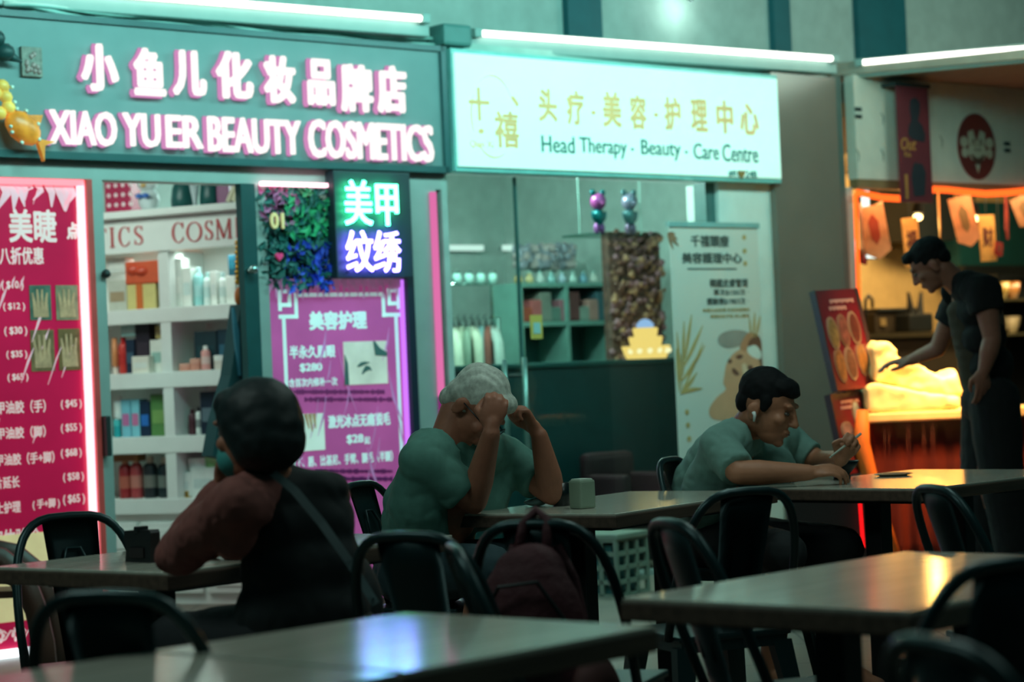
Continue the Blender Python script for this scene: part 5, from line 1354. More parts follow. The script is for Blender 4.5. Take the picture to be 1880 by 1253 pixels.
def table(label, N, phi, ln, wd):
    """N is the corner nearest the camera; ln runs along phi, wd runs to its left"""
    e = Vector((math.cos(phi), math.sin(phi), 0)); s = Vector((-math.sin(phi), math.cos(phi), 0))
    c = Vector((N[0], N[1], 0)) + e * ln / 2 + s * wd / 2
    t = thing('cafe_table', label, 'table', c, phi, 'coffee shop tables')
    M = PM[t.name]
    bm = B(); box(bm, -ln / 2 + .004, ln / 2 - .004, -wd / 2 + .004, wd / 2 - .004, TZ - .008, TZ, M, .002); obj('tabletop', bm, m_top, t)
    bm = B(); box(bm, -ln / 2, ln / 2, -wd / 2, wd / 2, TZ - .045, TZ - .008, M, .004); obj('edge_band', bm, m_edge, t)
    for x in ((-ln * .25, ln * .25) if ln > .8 else (0,)):
        bm = B(); box(bm, x - .035, x + .035, -.035, .035, .03, TZ - .06, M, .006); p = obj('post', bm, m_iron, t)
        bm = B(); box(bm, x - .16, x + .16, -wd * .36, wd * .36, TZ - .062, TZ - .045, M); obj('top_plate', bm, m_iron, p)
        bm = B(); box(bm, x - .04, x + .04, -wd * .42, wd * .42, 0, .035, M, .01); obj('foot', bm, m_iron, p)
    return t


A46 = math.radians(46)
table('cafe table in the middle where the grey-haired man rests his elbows', (.30, 6.80), math.radians(56), 1.10, .61)
table('far right cafe table with the black bowl on it', (1.385, 7.42), A46, 1.10, .78)
table('cafe table at the left with the woman resting her arm on it', (-.865, 5.33), math.radians(52), 1.10, .68)
table('empty cafe table at the lower right with coloured light reflections', (.680, 3.84), math.radians(48), 1.04, .66)
table('empty square cafe table at the bottom centre with a blue reflection', (.232 - .669 * .62, 3.79 - .743 * .62), math.radians(48), .62, .62)
table('nearest cafe table, pushed against the square one at the bottom left', (.232 - .669 * 1.25, 3.79 - .743 * 1.25), math.radians(48), .622, .62)

# ================================================================== steel chairs
m_steel = mat('chair_gunmetal', (34, 56, 58), .34, .55, var=.08)


def chair_proto():
    t = thing('steel_chair', 'x', 'chair', (0, 0, 0), 0, 'steel cafe chairs')
    # the pressed seat
    bm = B(); vs = box(bm, -.175, .175, -.17, .18, .435, .452, None, .006); obj('seat', bm, m_steel, t)
    bm = B(); box(bm, -.165, .165, -.16, .17, .405, .436); obj('seat_skirt', bm, m_steel, t)
    pts = []
    for i in range(25):
        a = PI * i / 24
        z = .44 + .41 * math.sin(a) ** .62; x = -.185 * (1 if a < PI / 2 else -1) * abs(math.cos(a)) ** .55
        y = -.165 - .11 * (z - .44) / .41 + .05 * (1 - (z - .44) / .41)
        pts.append((x, y, z))
    bm = B(); tube(bm, pts, .0125, 10); obj('back_frame', bm, m_steel, t, True)
    # the single back slat, slightly dished, with its pressed channel
    bm = B(); rows = []
    for j in range(7):
        f = j / 6; z = .45 + .395 * f; hw = .060 + .022 * f; y = -.155 - .118 * f
        rows.append([bm.verts.new((hw * k, y - .010 * (1 - k * k), z)) for k in (-1, -.66, -.33, 0, .33, .66, 1)])
    for a, b in zip(rows, rows[1:]):
        for k in range(6): bm.faces.new((a[k], a[k + 1], b[k + 1], b[k]))
    bmesh.ops.solidify(bm, geom=bm.faces[:], thickness=.004)
    sl_ = obj('back_slat', bm, m_steel, t, True)
    bm = B(); tube(bm, [(-.03, -.19, .54), (-.034, -.225, .72), (-.02, -.244, .76), (.02, -.244, .76), (.034, -.225, .72), (.03, -.19, .54)], .005, 6); obj('pressed_channel', bm, m_steel, sl_, True)
    for sx in (-1, 1):
        for sy in (-1, 1):
            bm = B(); a = Vector((sx * .15, sy * .145 + .005, .42)); b = Vector((sx * .205, sy * .20 + (-.02 if sy < 0 else .01), 0))
            q = [(-.030, -.02), (.030, -.02), (.030, .02), (-.030, .02)]; v0 = [bm.verts.new(a + Vector((x, y, 0))) for x, y in q]; v1 = [bm.verts.new(b + Vector((x * .55, y * .7, .012))) for x, y in q]
            bm.faces.new(v0); bm.faces.new(v1[::-1])
            for k in range(4): bm.faces.new((v0[k], v0[(k + 1) % 4], v1[(k + 1) % 4], v1[k]))
            lg_ = obj('leg', bm, m_steel, t)
            bm = B(); box(bm, b.x - .018, b.x + .018, b.y - .016, b.y + .016, 0, .014); obj('rubber_foot', bm, m_blk, lg_)
    bm = B(); tube(bm, [(-.18, -.17, .22), (.18, .17, .22)], .008, 6); tube(bm, [(-.18, .17, .22), (.18, -.17, .22)], .008, 6); obj('cross_brace', bm, m_steel, t)
    return t


# px of the back's top, its height there, distance, and which way the seat looks (degrees from +x, anticlockwise)
CH = [
    (130, 956, 6.2, -62, 'dark steel chair across from the woman, its slat against the crimson poster'),
    (200, 1092, 3.72, 74, 'dark steel chair with a big black back nearest the lower left corner'),
    (668, 891, 7.38, -28, 'dark steel chair against the purple poster, behind the grey-haired man'),
    (752, 986, 4.85, 62, 'black steel chair with its back turned, just right of the woman'),
    (845, 1008, 4.4, 8, 'narrow steel chair seen edge-on between the black chair and the red backpack'),
    (985, 966, 5.05, 70, 'black steel chair with the red backpack hung on it'),
    (1236, 846, 8.3, -28, 'dark steel chair the man with the bowl sits on'),
    (1368, 900, 6.0, 112, 'black steel chair with its arched back in front of the eating man\'s lap'),
    (1240, 960, 4.88, 20, 'blue-grey steel chair seen nearly edge-on at the corner of the lower right table'),
    (1722, 896, 5.75, 16, 'steel chair with a pale lit rim under the far right table'),
    (1850, 1034, 3.62, 118, 'black steel chair at the right edge with its arch over the lower right table'),
    (1740, 1176, 2.62, 22, 'dark blue blurred chair back in the bottom right corner'),
]
pr = chair_proto()
CHAIRS = []
for k, (px, py, Y, deg, lab) in enumerate(CH):
    o = pr if k == 0 else copy_tree(pr)
    p = at(px, py, Y); a = math.radians(deg)
    c = Vector((p.x, p.y, 0)) + Vector((math.cos(a), math.sin(a), 0)) * .26   # the back's top leans .26 m behind the seat's middle
    o.location = c; o.rotation_euler = (0, 0, a - PI / 2); o['label'] = lab
    PM[o.name] = Matrix.Translation(c) @ Matrix.Rotation(a - PI / 2, 4, 'Z')
    CHAIRS.append(o)

# brown moulded chair cut by the left edge
bc = thing('plastic_chair', 'brown moulded armchair cut off at the left edge', 'chair', onz(20, 1240, 0), math.radians(20))
m_br = mat('brown_plastic', (74, 40, 30), .45, var=.08)
MBc = PM[bc.name]; p0 = bc.location
Yc = p0.y
arch = [at(x, y, Yc) for x, y in ((-190, 1236), (-180, 1150), (-160, 1070), (-120, 1030), (-60, 1018), (0, 1030), (40, 1062), (66, 1120), (80, 1180), (86, 1238))]
for nm, dy in (('side_frame', 0.0), ('side_frame', .25)):
    bm = B(); L_, R__ = [], []
    pts = [p + Vector((0, dy, 0)) for p in arch]; pts[0].z = .002; pts[-1].z = .002
    vs = []
    for i, p in enumerate(pts):
        t_ = (pts[min(i + 1, 9)] - pts[max(i - 1, 0)]).normalized(); nrm = Vector((-t_.z, 0, t_.x))
        w = .055 if 2 < i < 7 else .045
        vs.append([bm.verts.new(p + nrm * w * s + Vector((0, yy, 0)) ) for s, yy in ((1, -.02), (-1, -.02), (-1, .02), (1, .02))])
    for a_, b_ in zip(vs, vs[1:]):
        for k in range(4): bm.faces.new((a_[k], a_[(k + 1) % 4], b_[(k + 1) % 4], b_[k]))
    bm.faces.new(vs[0]); bm.faces.new(vs[-1][::-1])
    for v in bm.verts: v.co.z = max(v.co.z, .0)
    obj(nm, bm, m_br, bc, True)
bm = B(); a_ = arch[0]; box(bm, arch[2].x, arch[6].x, Yc, Yc + .25, .33, .36); obj('seat', bm, m_br, bc)

# ================================================================== things on and by the tables
# tissue box and dark cup on the middle table
p = onz(1070, 934, TZ)
tx = thing('tissue_holder', 'pale square tissue holder on the middle table', 'tissue holder', p, math.radians(36))
M_ = PM[tx.name]
bm = B(); box(bm, -.032, .032, -.032, .032, 0, .094, M_, .008); obj('holder_body', bm, mat('holder_cream', (140, 160, 140), .5, var=.08), tx)
bm = B(); box(bm, -.026, .026, -.026, .026, .088, .098, M_, .004); obj('tissue', bm, mat('tissue_white', (180, 196, 180), .7), tx)
p = onz(1040, 930, TZ)
cp = thing('dark_tumbler', 'short dark tumbler touching the tissue holder', 'cup', p + Vector((-.015, .03, 0)), 0)
bm = B(); lathe(bm, [(.028, 0), (.034, .078), (.03, .078), (.025, .008)], PM[cp.name]); obj('cup_body', bm, mat('cup_dark', (14, 26, 28), .3), cp, True)
bm = B(); lathe(bm, [(.031, .072), (.031, .074)], PM[cp.name]); obj('drink', bm, m_blk, cp)
# crumpled tissue by the elbow
p = onz(985, 930, TZ)
bm = B(); ball(bm, p + Vector((0, 0, .012)), (.035, .028, .012), n=3)
for v in bm.verts: v.co += (v.co - p) * .35 * noise.noise(v.co * 40); v.co.z = max(v.co.z, TZ)
tag(obj('crumpled_tissue', bm, mat('tissue_grey', (90, 120, 116), .8), None, True), 'crumpled grey tissue between the elbows on the middle table', 'tissue')
# phone in a dark folding case standing on the left table
a_, b_ = at(216, 1043, 5.62), at(292, 1040, 5.5); dphi = math.atan2(b_.y - a_.y, b_.x - a_.x)
cen = onz(256, 1036, TZ); cen = Vector((cen.x, cen.y + .06, TZ))
ph = thing('phone_case', 'dark pouch-like folding case standing on the left table', 'case', cen, dphi)
M_ = PM[ph.name]
bm = B()
prism(bm, [(-.055, 0), (.055, .0), (.06, .078), (.055, .086), (-.052, .082), (-.058, .06), (-.048, .035)], -.018, .012, M_); obj('case_body', bm, mat('case_black', (18, 20, 22), .5), ph)
bm = B(); box(bm, -.008, .010, -.022, .014, .078, .094, M_, .003); obj('clasp', bm, m_blk, ph)
bm = B(); box(bm, -.03, .03, -.022, -.018, .012, .04, M_, .003); obj('flap', bm, mat('case_brown', (34, 24, 26), .5), ph)
# bowl, chopsticks
p = onz(1546, 880, TZ)
bw = thing('noodle_bowl', 'black flared bowl on the far right table', 'bowl', p, 0)
M_ = PM[bw.name]
bm = B(); lathe(bm, [(.032, 0), (.034, .012), (.028, .016), (.052, .045), (.068, .068), (.064, .068), (.046, .042), (.02, .02)], M_, 28); obj('bowl_body', bm, mat('bowl_black', (12, 24, 28), .3), bw, True)
bm = B(); lathe(bm, [(.054, .054), (.02, .058)], M_); obj('noodles', bm, mat('noodles', (120, 100, 60), .6, var=.4, scale=60), bw)
# plastic tray/white plate glint on the far right table
p = onz(1640, 874, TZ)
bm = B(); lathe(bm, [(.05, 0), (.075, .008), (.072, .010), (.045, .004)], Matrix.Translation(p), 24); tag(obj('small_plate', bm, mat('plate_tan', (150, 130, 100), .25), None, True), 'small flat tan plate on the far right table', 'plate')

# ---- red backpack hung on the chair
bkx = CHAIRS[5]; Mk = PM[bkx.name]
bp_ = thing('backpack', 'dark red backpack hanging from a chair before the middle table', 'backpack', Mk @ Vector((0.02, -.3, .28)), bkx.rotation_euler.z)
# ================================================================== soft bodies grown as one continuous surface
class Flesh:
    def __init__(s): s.bm = bmesh.new()

    def limb(s, pts, flat=False):
        """pts: (point, radius) along a limb; round joints unless flat ends are asked for"""
        for i, (p, r) in enumerate(pts):
            if not (flat and i in (0, len(pts) - 1)): ball(s.bm, p, r * .995, n=2)
            if i: frustum(s.bm, pts[i - 1][0], p, pts[i - 1][1], r, 16)
        return s

    def ell(s, c, r, M=None): ball(s.bm, c, r, M, 3); return s

    def grow(s, name, m, parent, voxel=.006, it=4, wr=0.0, wf=12., seed=0, extra=None):
        me = bpy.data.meshes.new('tmp'); s.bm.to_mesh(me); s.bm.free()
        o = bpy.data.objects.new('tmp', me); C.objects.link(o)
        r_ = o.modifiers.new('r', 'REMESH'); r_.mode = 'VOXEL'; r_.voxel_size = voxel
        q = o.modifiers.new('s', 'SMOOTH'); q.iterations = it; q.factor = .5
        dg = bpy.context.evaluated_depsgraph_get(); me2 = bpy.data.meshes.new_from_object(o.evaluated_get(dg)); bpy.data.objects.remove(o)
        bm = bmesh.new(); bm.from_mesh(me2); bpy.data.meshes.remove(me2)
        if wr or extra:
            for v in bm.verts:
                d = 0
                if wr:
                    c = v.co
                    d = wr * (noise.noise(Vector((c.x * wf, c.y * wf, c.z * wf * .55)) + Vector((seed, 0, 0))) + .5 * abs(noise.noise(c * wf * 2.1 + Vector((0, seed, 0)))))
                if extra: d += extra(v.co)
                v.co += v.normal * d
        return obj(name, bm, m, parent, True)


def frame(fwd, up):
    f = Vector(fwd).normalized(); u = Vector(up); u = (u - f * u.dot(f)).normalized(); x = f.cross(u)
    return Matrix(((x.x, f.x, u.x), (x.y, f.y, u.y), (x.z, f.z, u.z)))


def head(F, o, Rm, k=1.0):
    """skull, face, nose, mouth, brow, chin and ears; local y looks forward, z is up"""
    Q = lambda x, y, z: o + Rm @ Vector((x, y, z)) * k
    F.ell(Q(0, -.012, .03), (.076 * k, .096 * k, .088 * k), Rm)
    F.ell(Q(0, .03, -.025), (.062 * k, .064 * k, .085 * k), Rm)
    F.ell(Q(0, .04, -.075), (.048 * k, .05 * k, .042 * k), Rm)
    F.ell(Q(0, .076, -.100), (.022 * k, .018 * k, .017 * k), Rm)
    F.limb([(Q(0, .088, .022), .010 * k), (Q(0, .106, -.012), .011 * k), (Q(0, .113, -.026), .0135 * k)])
    for s in (-1, 1):
        F.ell(Q(s * .011, .102, -.030), (.009 * k, .010 * k, .008 * k), Rm)
        F.ell(Q(s * .03, .083, .030), (.026 * k, .014 * k, .010 * k), Rm)
        F.ell(Q(s * .043, .066, -.022), (.022 * k, .022 * k, .02 * k), Rm)
        F.ell(Q(s * .076, -.018, -.022), (.009 * k, .020 * k, .032 * k), Rm)
        F.ell(Q(s * .082, -.026, -.012), (.007 * k, .014 * k, .02 * k), Rm)
    F.ell(Q(0, .092, -.058), (.024 * k, .012 * k, .0065 * k), Rm)
    F.ell(Q(0, .090, -.070), (.021 * k, .012 * k, .007 * k), Rm)
    return Q


def eyes(Q, Rm, k, parent, closed=False):
    for s in (-1, 1):
        bm = B(); ball(bm, Q(s * .031, .0815, .004), (.012 * k, .0095 * k, .0065 * k), Rm); e = obj('eye', bm, mat('eye_white', (96, 88, 80), .3), parent, True)
        bm = B(); ball(bm, Q(s * .031, .0872, .003), .0050 * k); obj('iris', bm, mat('iris_dark', (20, 12, 10), .15), e, True)


def hand(F, wrist, fdir, back, side, curl, spread=.0, k=1.0, thumb=.5):
    """palm, four fingers of different length with knuckle bends, and a thumb off the side of the palm"""
    f = Vector(fdir).normalized(); n = Vector(back); n = (n - f * n.dot(f)).normalized(); x = f.cross(n) * side   # x points to the thumb
    P = lambda a, b, c: Vector(wrist) + (x * a + f * b + n * c) * k
    Rm = Matrix(((x.x, f.x, n.x), (x.y, f.y, n.y), (x.z, f.z, n.z)))
    F.limb([(P(0, -.015, 0), .026 * k), (P(0, .02, 0), .024 * k)])
    F.ell(P(.004, .045, 0), (.041 * k, .052 * k, .017 * k), Rm)
    F.ell(P(.026, .03, -.008), (.018 * k, .034 * k, .017 * k), Rm)
    for i, (bx, by, L, r) in enumerate(((.032, .086, .076, .0088), (.011, .092, .086, .0092), (-.011, .088, .079, .0088), (-.031, .078, .062, .0078))):
        c = curl[i] if hasattr(curl, '__len__') else curl
        p = Vector((bx, by, 0)); a = 0.0; sp = (bx / .03) * spread; pts = [(P(bx, by - .03, .002), r * 1.15), (P(*p), r * 1.12)]
        for seg, (fr, ca) in enumerate(((.45, .9), (.30, 1.15), (.25, .8))):
            a += c * ca
            p = p + Vector((math.sin(sp) * math.cos(a), math.cos(sp) * math.cos(a), -math.sin(a))) * L * fr
            pts.append((P(*p), r * (1 - .07 * seg)))
        F.limb([(q, r_ * k) for q, r_ in pts])
    t0 = (.028, .018, -.004); t1 = (.054, .045, -.014 - .012 * thumb); t2 = (.058 - .02 * thumb, .076, -.022 - .022 * thumb); t3 = (.054 - .036 * thumb, .098 - .006 * thumb, -.026 - .026 * thumb)
    F.limb([(P(*t0), .015 * k), (P(*t1), .0125 * k), (P(*t2), .0105 * k), (P(*t3), .0085 * k)])
    return P


m_skin_d = mat('skin_tan', (168, 108, 84), .55, var=.08, scale=30)
m_skin_l = mat('skin_warm', (176, 118, 88), .55, var=.08, scale=30)

# backpack: body, front pocket, side bulge, straps, loop
Mb = Mk @ Matrix.Translation((0.0, -.33, 0))
F = Flesh(); Q = lambda x, y, z: Mb @ Vector((x, y, z)); R3 = Mb.to_3x3()
F.ell(Q(0, 0, .60), (.135, .075, .20), R3); F.ell(Q(0, .0, .50), (.150, .085, .14), R3); F.ell(Q(0, .01, .74), (.09, .055, .07), R3)
m_bag = mat('bag_maroon', (64, 16, 26), .75, var=.15, bump=.3)
F.grow('bag_body', m_bag, bp_, .007, 6, .006, 10.)
F = Flesh(); F.ell(Q(-.01, -.06, .53), (.105, .05, .115), R3); F.grow('front_pocket', mat('bag_dark', (40, 16, 22), .75, var=.15), bp_, .007, 5, .004)
F = Flesh(); F.ell(Q(.15, -.01, .47), (.06, .065, .09), R3); F.grow('side_pocket', mat('bag_side', (78, 38, 36), .75, var=.15), bp_, .007, 5, .004)
for s in (-1, 1):
    bm = B(); tube(bm, [Q(s * .05, .06, .80), Q(s * .08, .08, .72), Q(s * .12, .06, .55), Q(s * .12, .03, .42)], .014, 8); obj('strap', bm, m_bag, bp_, True)
bm = B(); tube(bm, [Q(-.03, .02, .79), Q(-.025, .05, .85), Q(.0, .075, .88), Q(.03, .06, .86), Q(.04, .02, .79)], .012, 8); obj('haul_loop', bm, m_bag, bp_, True)
bm = B(); frustum(bm, Q(-.03, -.108, .52), Q(-.03, -.114, .52), .035, .035, 20); obj('round_badge', bm, mat('badge_grey', (86, 96, 96), .6), bp_)
bm = B(); tube(bm, [Q(-.11, -.06, .62), Q(-.04, -.09, .72), Q(.05, -.085, .73), Q(.1, -.05, .64)], .005, 6); obj('zip', bm, m_blk, bp_)


def person(label, loc): return thing('person', label, 'person', loc)


# ------------------------------------------------------------------ the grey-haired man, head bowed on his fists
om = person('grey-haired man in a green-grey T-shirt bowing his head onto his fists', (at(785, 1050, 7.22).x, 7.22, 0))
bfw = Vector((.72, -.69, 0)); brt = Vector((-.69, -.72, 0))
hp = at(874, 746, 7.14)
hf = Vector((.80 * .62, -.28 * .62, -.78)); hu = Vector((.80 * .8, -.28 * .8, .60))
Rh = frame(hf, hu)
F = Flesh(); Q = head(F, hp, Rh, 1.04)
neck = at(822, 812, 7.16)
F.limb([(Q(0, -.03, -.05), .058), (neck, .062), (at(812, 845, 7.2), .07)])
sR, eR, wR = at(775, 848, 7.02), at(870, 921, 7.08), at(902, 796, 6.94)
sL, eL, wL = at(930, 838, 7.44), at(1014, 906, 7.33), at(990, 800, 7.26)
F.limb([(sR, .062), ((sR + eR) / 2, .052), (eR, .044)]); F.limb([(eR, .044), (eR.lerp(wR, .3), .047), (wR, .030)])
F.limb([(sL, .062), ((sL + eL) / 2, .052), (eL, .043)]); F.limb([(eL, .043), (eL.lerp(wL, .3), .046), (wL, .029)])
F.ell(at(810, 900, 7.2), (.14, .1, .2))
hand(F, wR + Vector((.002, 0, .02)), (.25, .0, 1), (.1, -1, .1), -1, (1.35, 1.35, 1.3, 1.25), k=1.0, thumb=.9)
hand(F, wL + Vector((-.01, 0, .015)), (-.45, -.1, .9), (.5, .2, .7), 1, (1.2, 1.25, 1.25, 1.2), k=.98, thumb=.8)
hip = at(780, 1052, 7.24); k1 = at(898, 1046, 6.88); k2 = at(1000, 1030, 7.15)
for kn, an in ((k1, Vector((k1.x - .12, k1.y + .12, .09))), (k2, Vector((k2.x - .05, k2.y + .1, .09)))):
    F.limb([(at(800, 1000, 7.22), .1), (hip, .09), (kn, .058), (kn.lerp(an, .35), .056), (an, .036)])
    F.limb([(an, .036), (an + Vector((.1, -.1, -.055)), .032), (an + Vector((.15, -.14, -.062)), .026)])
F.limb([(at(822, 840, 7.2), .07), (sR, .06)]); F.limb([(at(822, 840, 7.2), .07), (sL, .06)])
body = F.grow('body', m_skin_d, om, .0052, 4)
eyes(Q, Rh, 1.04, body)
# shirt
F = Flesh()
tor = [(at(775, 1046, 7.27), .150), (at(784, 985, 7.27), .150), (at(796, 925, 7.25), .152), (at(822, 870, 7.22), .142), (at(836, 838, 7.2), .105)]
for (p, r), (p2, r2) in zip(tor, tor[1:]):
    for f in (0, .5): c = p.lerp(p2, f); rr = r + (r2 - r) * f; F.ell(c, (rr * 1.2, rr * .86, rr * .78), Matrix.Rotation(math.atan2(brt.y, brt.x), 3, 'Z'))
F.limb([(sR.lerp(neck, .55), .095), (sR, .074), (sR.lerp(eR, .35), .070), (sR.lerp(eR, .74), .074)], flat=True); F.ell(sR, .074); F.limb([(sR + Vector((.01, .02, .0)), .072), (at(765, 930, 7.1), .10), (at(770, 985, 7.2), .12)])
F.limb([(sL.lerp(neck, .55), .09), (sL, .074), (sL.lerp(eL, .35), .068), (sL.lerp(eL, .7), .070)], flat=True); F.ell(sL, .074); F.limb([(sL, .07), (at(880, 930, 7.35), .09)])
F.limb([(at(829, 798, 7.16), .063), (at(824, 818, 7.17), .074), (at(818, 850, 7.2), .10)], flat=True)
m_sh1 = mat('shirt_green_grey', (84, 134, 122), .85, var=.08, scale=40)
F.grow('t_shirt', m_sh1, om, .0075, 16, .016, 7., 3)
F = Flesh()
for kn in (k1, k2): F.limb([(hip + (brt * .09 if kn is k1 else brt * -.09), .10), (hip.lerp(kn, .55), .088), (kn + (kn - hip).normalized() * .015, .078)])
F.ell(hip, (.18, .15, .12)); F.grow('shorts', mat('shorts_denim', (36, 60, 66), .85, var=.1), om, .008, 4, .005)
# hair: short grey, brushed forward in ridges
F = Flesh()
F.ell(Q(0, -.020, .040), (.084 * 1.04, .100 * 1.04, .090 * 1.04), Rh); F.ell(Q(0, -.065, -.005), (.074, .048, .06), Rh); F.ell(Q(0, -.074, -.045), (.058, .034, .042), Rh); F.ell(Q(0, .05, .085), (.062, .04, .032), Rh)
Rhi = Rh.inverted()


def ridges(co):
    l = Rhi @ (co - hp)
    return .0022 * math.sin(l.x * 230 + l.y * 60 + 2.5 * noise.noise(l * 14)) + .004 * noise.noise(l * 16)


bmh = F.grow('hair', mat('hair_grey', (196, 206, 194), .6, var=.25, scale=60), om, .005, 3, 0, 1, 0, ridges)
# spectacles
m_gl = mat('spectacle_frame', (24, 30, 34), .3)
gl_o = None
bm = B()
for s in (-1, 1):
    tube(bm, [Q(s * .033 + .026 * math.cos(a * PI / 8), .108, .002 + .020 * math.sin(a * PI / 8)) for a in range(16)], .0022, 6, closed=True)
    tube(bm, [Q(s * .06, .105, .006), Q(s * .078, .05, .006), Q(s * .084, -.015, .0)], .0022, 6)
tube(bm, [Q(-.008, .112, .004), Q(.008, .112, .004)], .002, 6)
gl_o = obj('spectacles', bm, m_gl, om, True)
for s in (-1, 1):
    bm = B(); M_ = Matrix.Translation(Q(s * .033, .108, .002)) @ frame(Rh @ Vector((0, 0, 1)), Rh @ Vector((0, 1, 0))).to_4x4()
    lathe(bm, [(.024, -.0012), (.024, .0012)], M_, 20); obj('lens', bm, glass('lens', (220, 235, 250), 1.5), gl_o)

# ------------------------------------------------------------------ the man eating from the bowl
em = person('dark-haired man in a pale green T-shirt leaning over a black bowl', (at(1320, 990, 8.25).x, 8.25, 0))
hp = at(1408, 747, 8.05); K = 1.10
hf = Vector((.90 * .92, -.40 * .92, -.36)); hu = Vector((.90 * .36, -.40 * .36, .93)); Rh = frame(hf, hu)
F = Flesh(); Q = head(F, hp, Rh, K)
neck = at(1368, 792, 8.15)
F.limb([(Q(0, -.03, -.05), .060), (neck, .066), (at(1352, 830, 8.2), .075)])
sR, eR, wR = at(1322, 822, 7.98), at(1356, 868, 7.86), at(1486, 868, 7.86)
sL, eL, wL = at(1445, 815, 8.42), at(1502, 848, 8.35), at(1545, 842, 8.12)
F.limb([(sR, .062), ((sR + eR) / 2, .054), (eR, .045)]); F.limb([(eR, .045), (eR.lerp(wR, .3), .046), (wR, .029)])
F.limb([(sL, .06), ((sL + eL) / 2, .052), (eL, .044)]); F.limb([(eL, .043), (wL, .029)])
hand(F, wR, (1, .05, .06), (-.1, -.4, .9), -1, (.45, .5, .55, .6), k=1.0, thumb=.3)
hand(F, wL, (.35, -.3, .55), (.5, .3, .6), 1, (.9, 1.0, 1.1, 1.1), k=.95, thumb=.8)
hip = at(1310, 992, 8.3); k1 = at(1440, 1020, 7.72); k2 = at(1545, 1008, 7.95)
for kn, an in ((k1, Vector((k1.x - .06, k1.y + .1, .09))), (k2, Vector((k2.x - .03, k2.y + .06, .09)))):
    F.limb([(at(1350, 830, 8.22), .08), (at(1305, 920, 8.3), .09), (hip, .09), (kn, .06), (kn.lerp(an, .35), .057), (an, .037)]); F.limb([(an, .036), (an + Vector((.1, -.1, -.055)), .032), (an + Vector((.15, -.14, -.062)), .026)])
F.limb([(at(1352, 830, 8.2), .07), (sR, .06)]); F.limb([(at(1352, 830, 8.2), .07), (sL, .06)])
body = F.grow('body', m_skin_l, em, .0052, 4)
eyes(Q, Rh, K, body)
bm = B()
for s in (-1, 1): tube(bm, [Q(s * .014, .0895, .033), Q(s * .030, .0895, .036), Q(s * .046, .079, .034)], [.002, .003, .0012], 6)
obj('eyebrow', bm, mat('hair_black', (12, 16, 18), .8, var=.2, scale=60, spec=.25), body, True)
bm = B(); tube(bm, [Q(-.0, .104, -.064), Q(.014, .098, -.065)], .0025, 6); tube(bm, [Q(-.0, .104, -.064), Q(-.014, .098, -.065)], .0025, 6); obj('lips', bm, mat('lip', (110, 60, 52), .5), body, True)
bm = B(); tube(bm, [Q(.087, -.012, -.022), Q(.092, -.004, -.03), Q(.09, .0, -.05)], [.008, .006, .004], 8); obj('earbud', bm, mat('earbud_white', (220, 230, 226), .25), em, True)
F = Flesh()
tor = [(at(1300, 985, 8.32), .150), (at(1298, 930, 8.33), .148), (at(1310, 880, 8.3), .150), (at(1334, 836, 8.25), .142), (at(1354, 806, 8.2), .105)]
for (p, r), (p2, r2) in zip(tor, tor[1:]):
    for f in (0, .5): c = p.lerp(p2, f); rr = r + (r2 - r) * f; F.ell(c, (rr * 1.18, rr * .84, rr * .78), Matrix.Rotation(math.atan2(brt.y, brt.x), 3, 'Z'))
F.ell(at(1400, 862, 8.25), (.13, .12, .10))
F.limb([(sR.lerp(neck, .5), .09), (sR, .076), (sR.lerp(eR, .9), .070)], flat=True); F.ell(sR, .076); F.limb([(sR, .072), (at(1300, 900, 8.1), .10), (at(1292, 960, 8.25), .12)])
F.limb([(sL.lerp(neck, .5), .085), (sL, .075), (sL.lerp(eL, .8), .066)], flat=True); F.ell(sL, .075)
F.limb([(at(1370, 780, 8.14), .070), (at(1358, 812, 8.18), .10)], flat=True)
F.grow('t_shirt', mat('shirt_pale_green', (112, 152, 142), .85, var=.06, scale=40), em, .0075, 12, .014, 10., 11)
F = Flesh()
for kn, s in ((k1, .09), (k2, -.09)): F.limb([(hip + brt * s, .11), (hip.lerp(kn, .5), .098), (kn, .086)])
F.ell(hip, (.18, .16, .13)); F.grow('shorts', mat('shorts_black', (18, 26, 28), .85), em, .008, 4, .005)
F = Flesh()
F.ell(Q(0, -.022, .050), (.082 * K, .094 * K, .082 * K), Rh); F.ell(Q(0, -.068, .0), (.066 * K, .042 * K, .052 * K), Rh); F.ell(Q(0, .040, .082), (.066 * K, .048 * K, .036 * K), Rh); F.ell(Q(0, .068, .074), (.05 * K, .026 * K, .022 * K), Rh)
for s in (-1, 1): F.ell(Q(s * .070, .012, .02), (.012 * K, .018 * K, .036 * K), Rh)
hpE, RhiE = hp.copy(), Rh.inverted()
F.grow('hair', mat('hair_black', (16, 20, 22), .55, var=.2, scale=60), em, .0055, 7, 0, 1, 0, lambda co: .003 * noise.noise((RhiE @ (co - hpE)) * 45))
# chopsticks held over the bowl
cs = tag(thing('chopsticks', 'pair of chopsticks held over the black bowl', 'chopsticks', at(1552, 826, 8.05)), 'pair of chopsticks held over the black bowl', 'chopsticks')
for k in (0, 1):
    bm = B(); frustum(bm, at(1526 - 3 * k, 838 + 3 * k, 8.0), at(1580 - 5 * k, 797 + 4 * k, 8.1), .003, .0055, 8); obj('stick', bm, mat('stick_pale', (180, 186, 172), .4), cs)

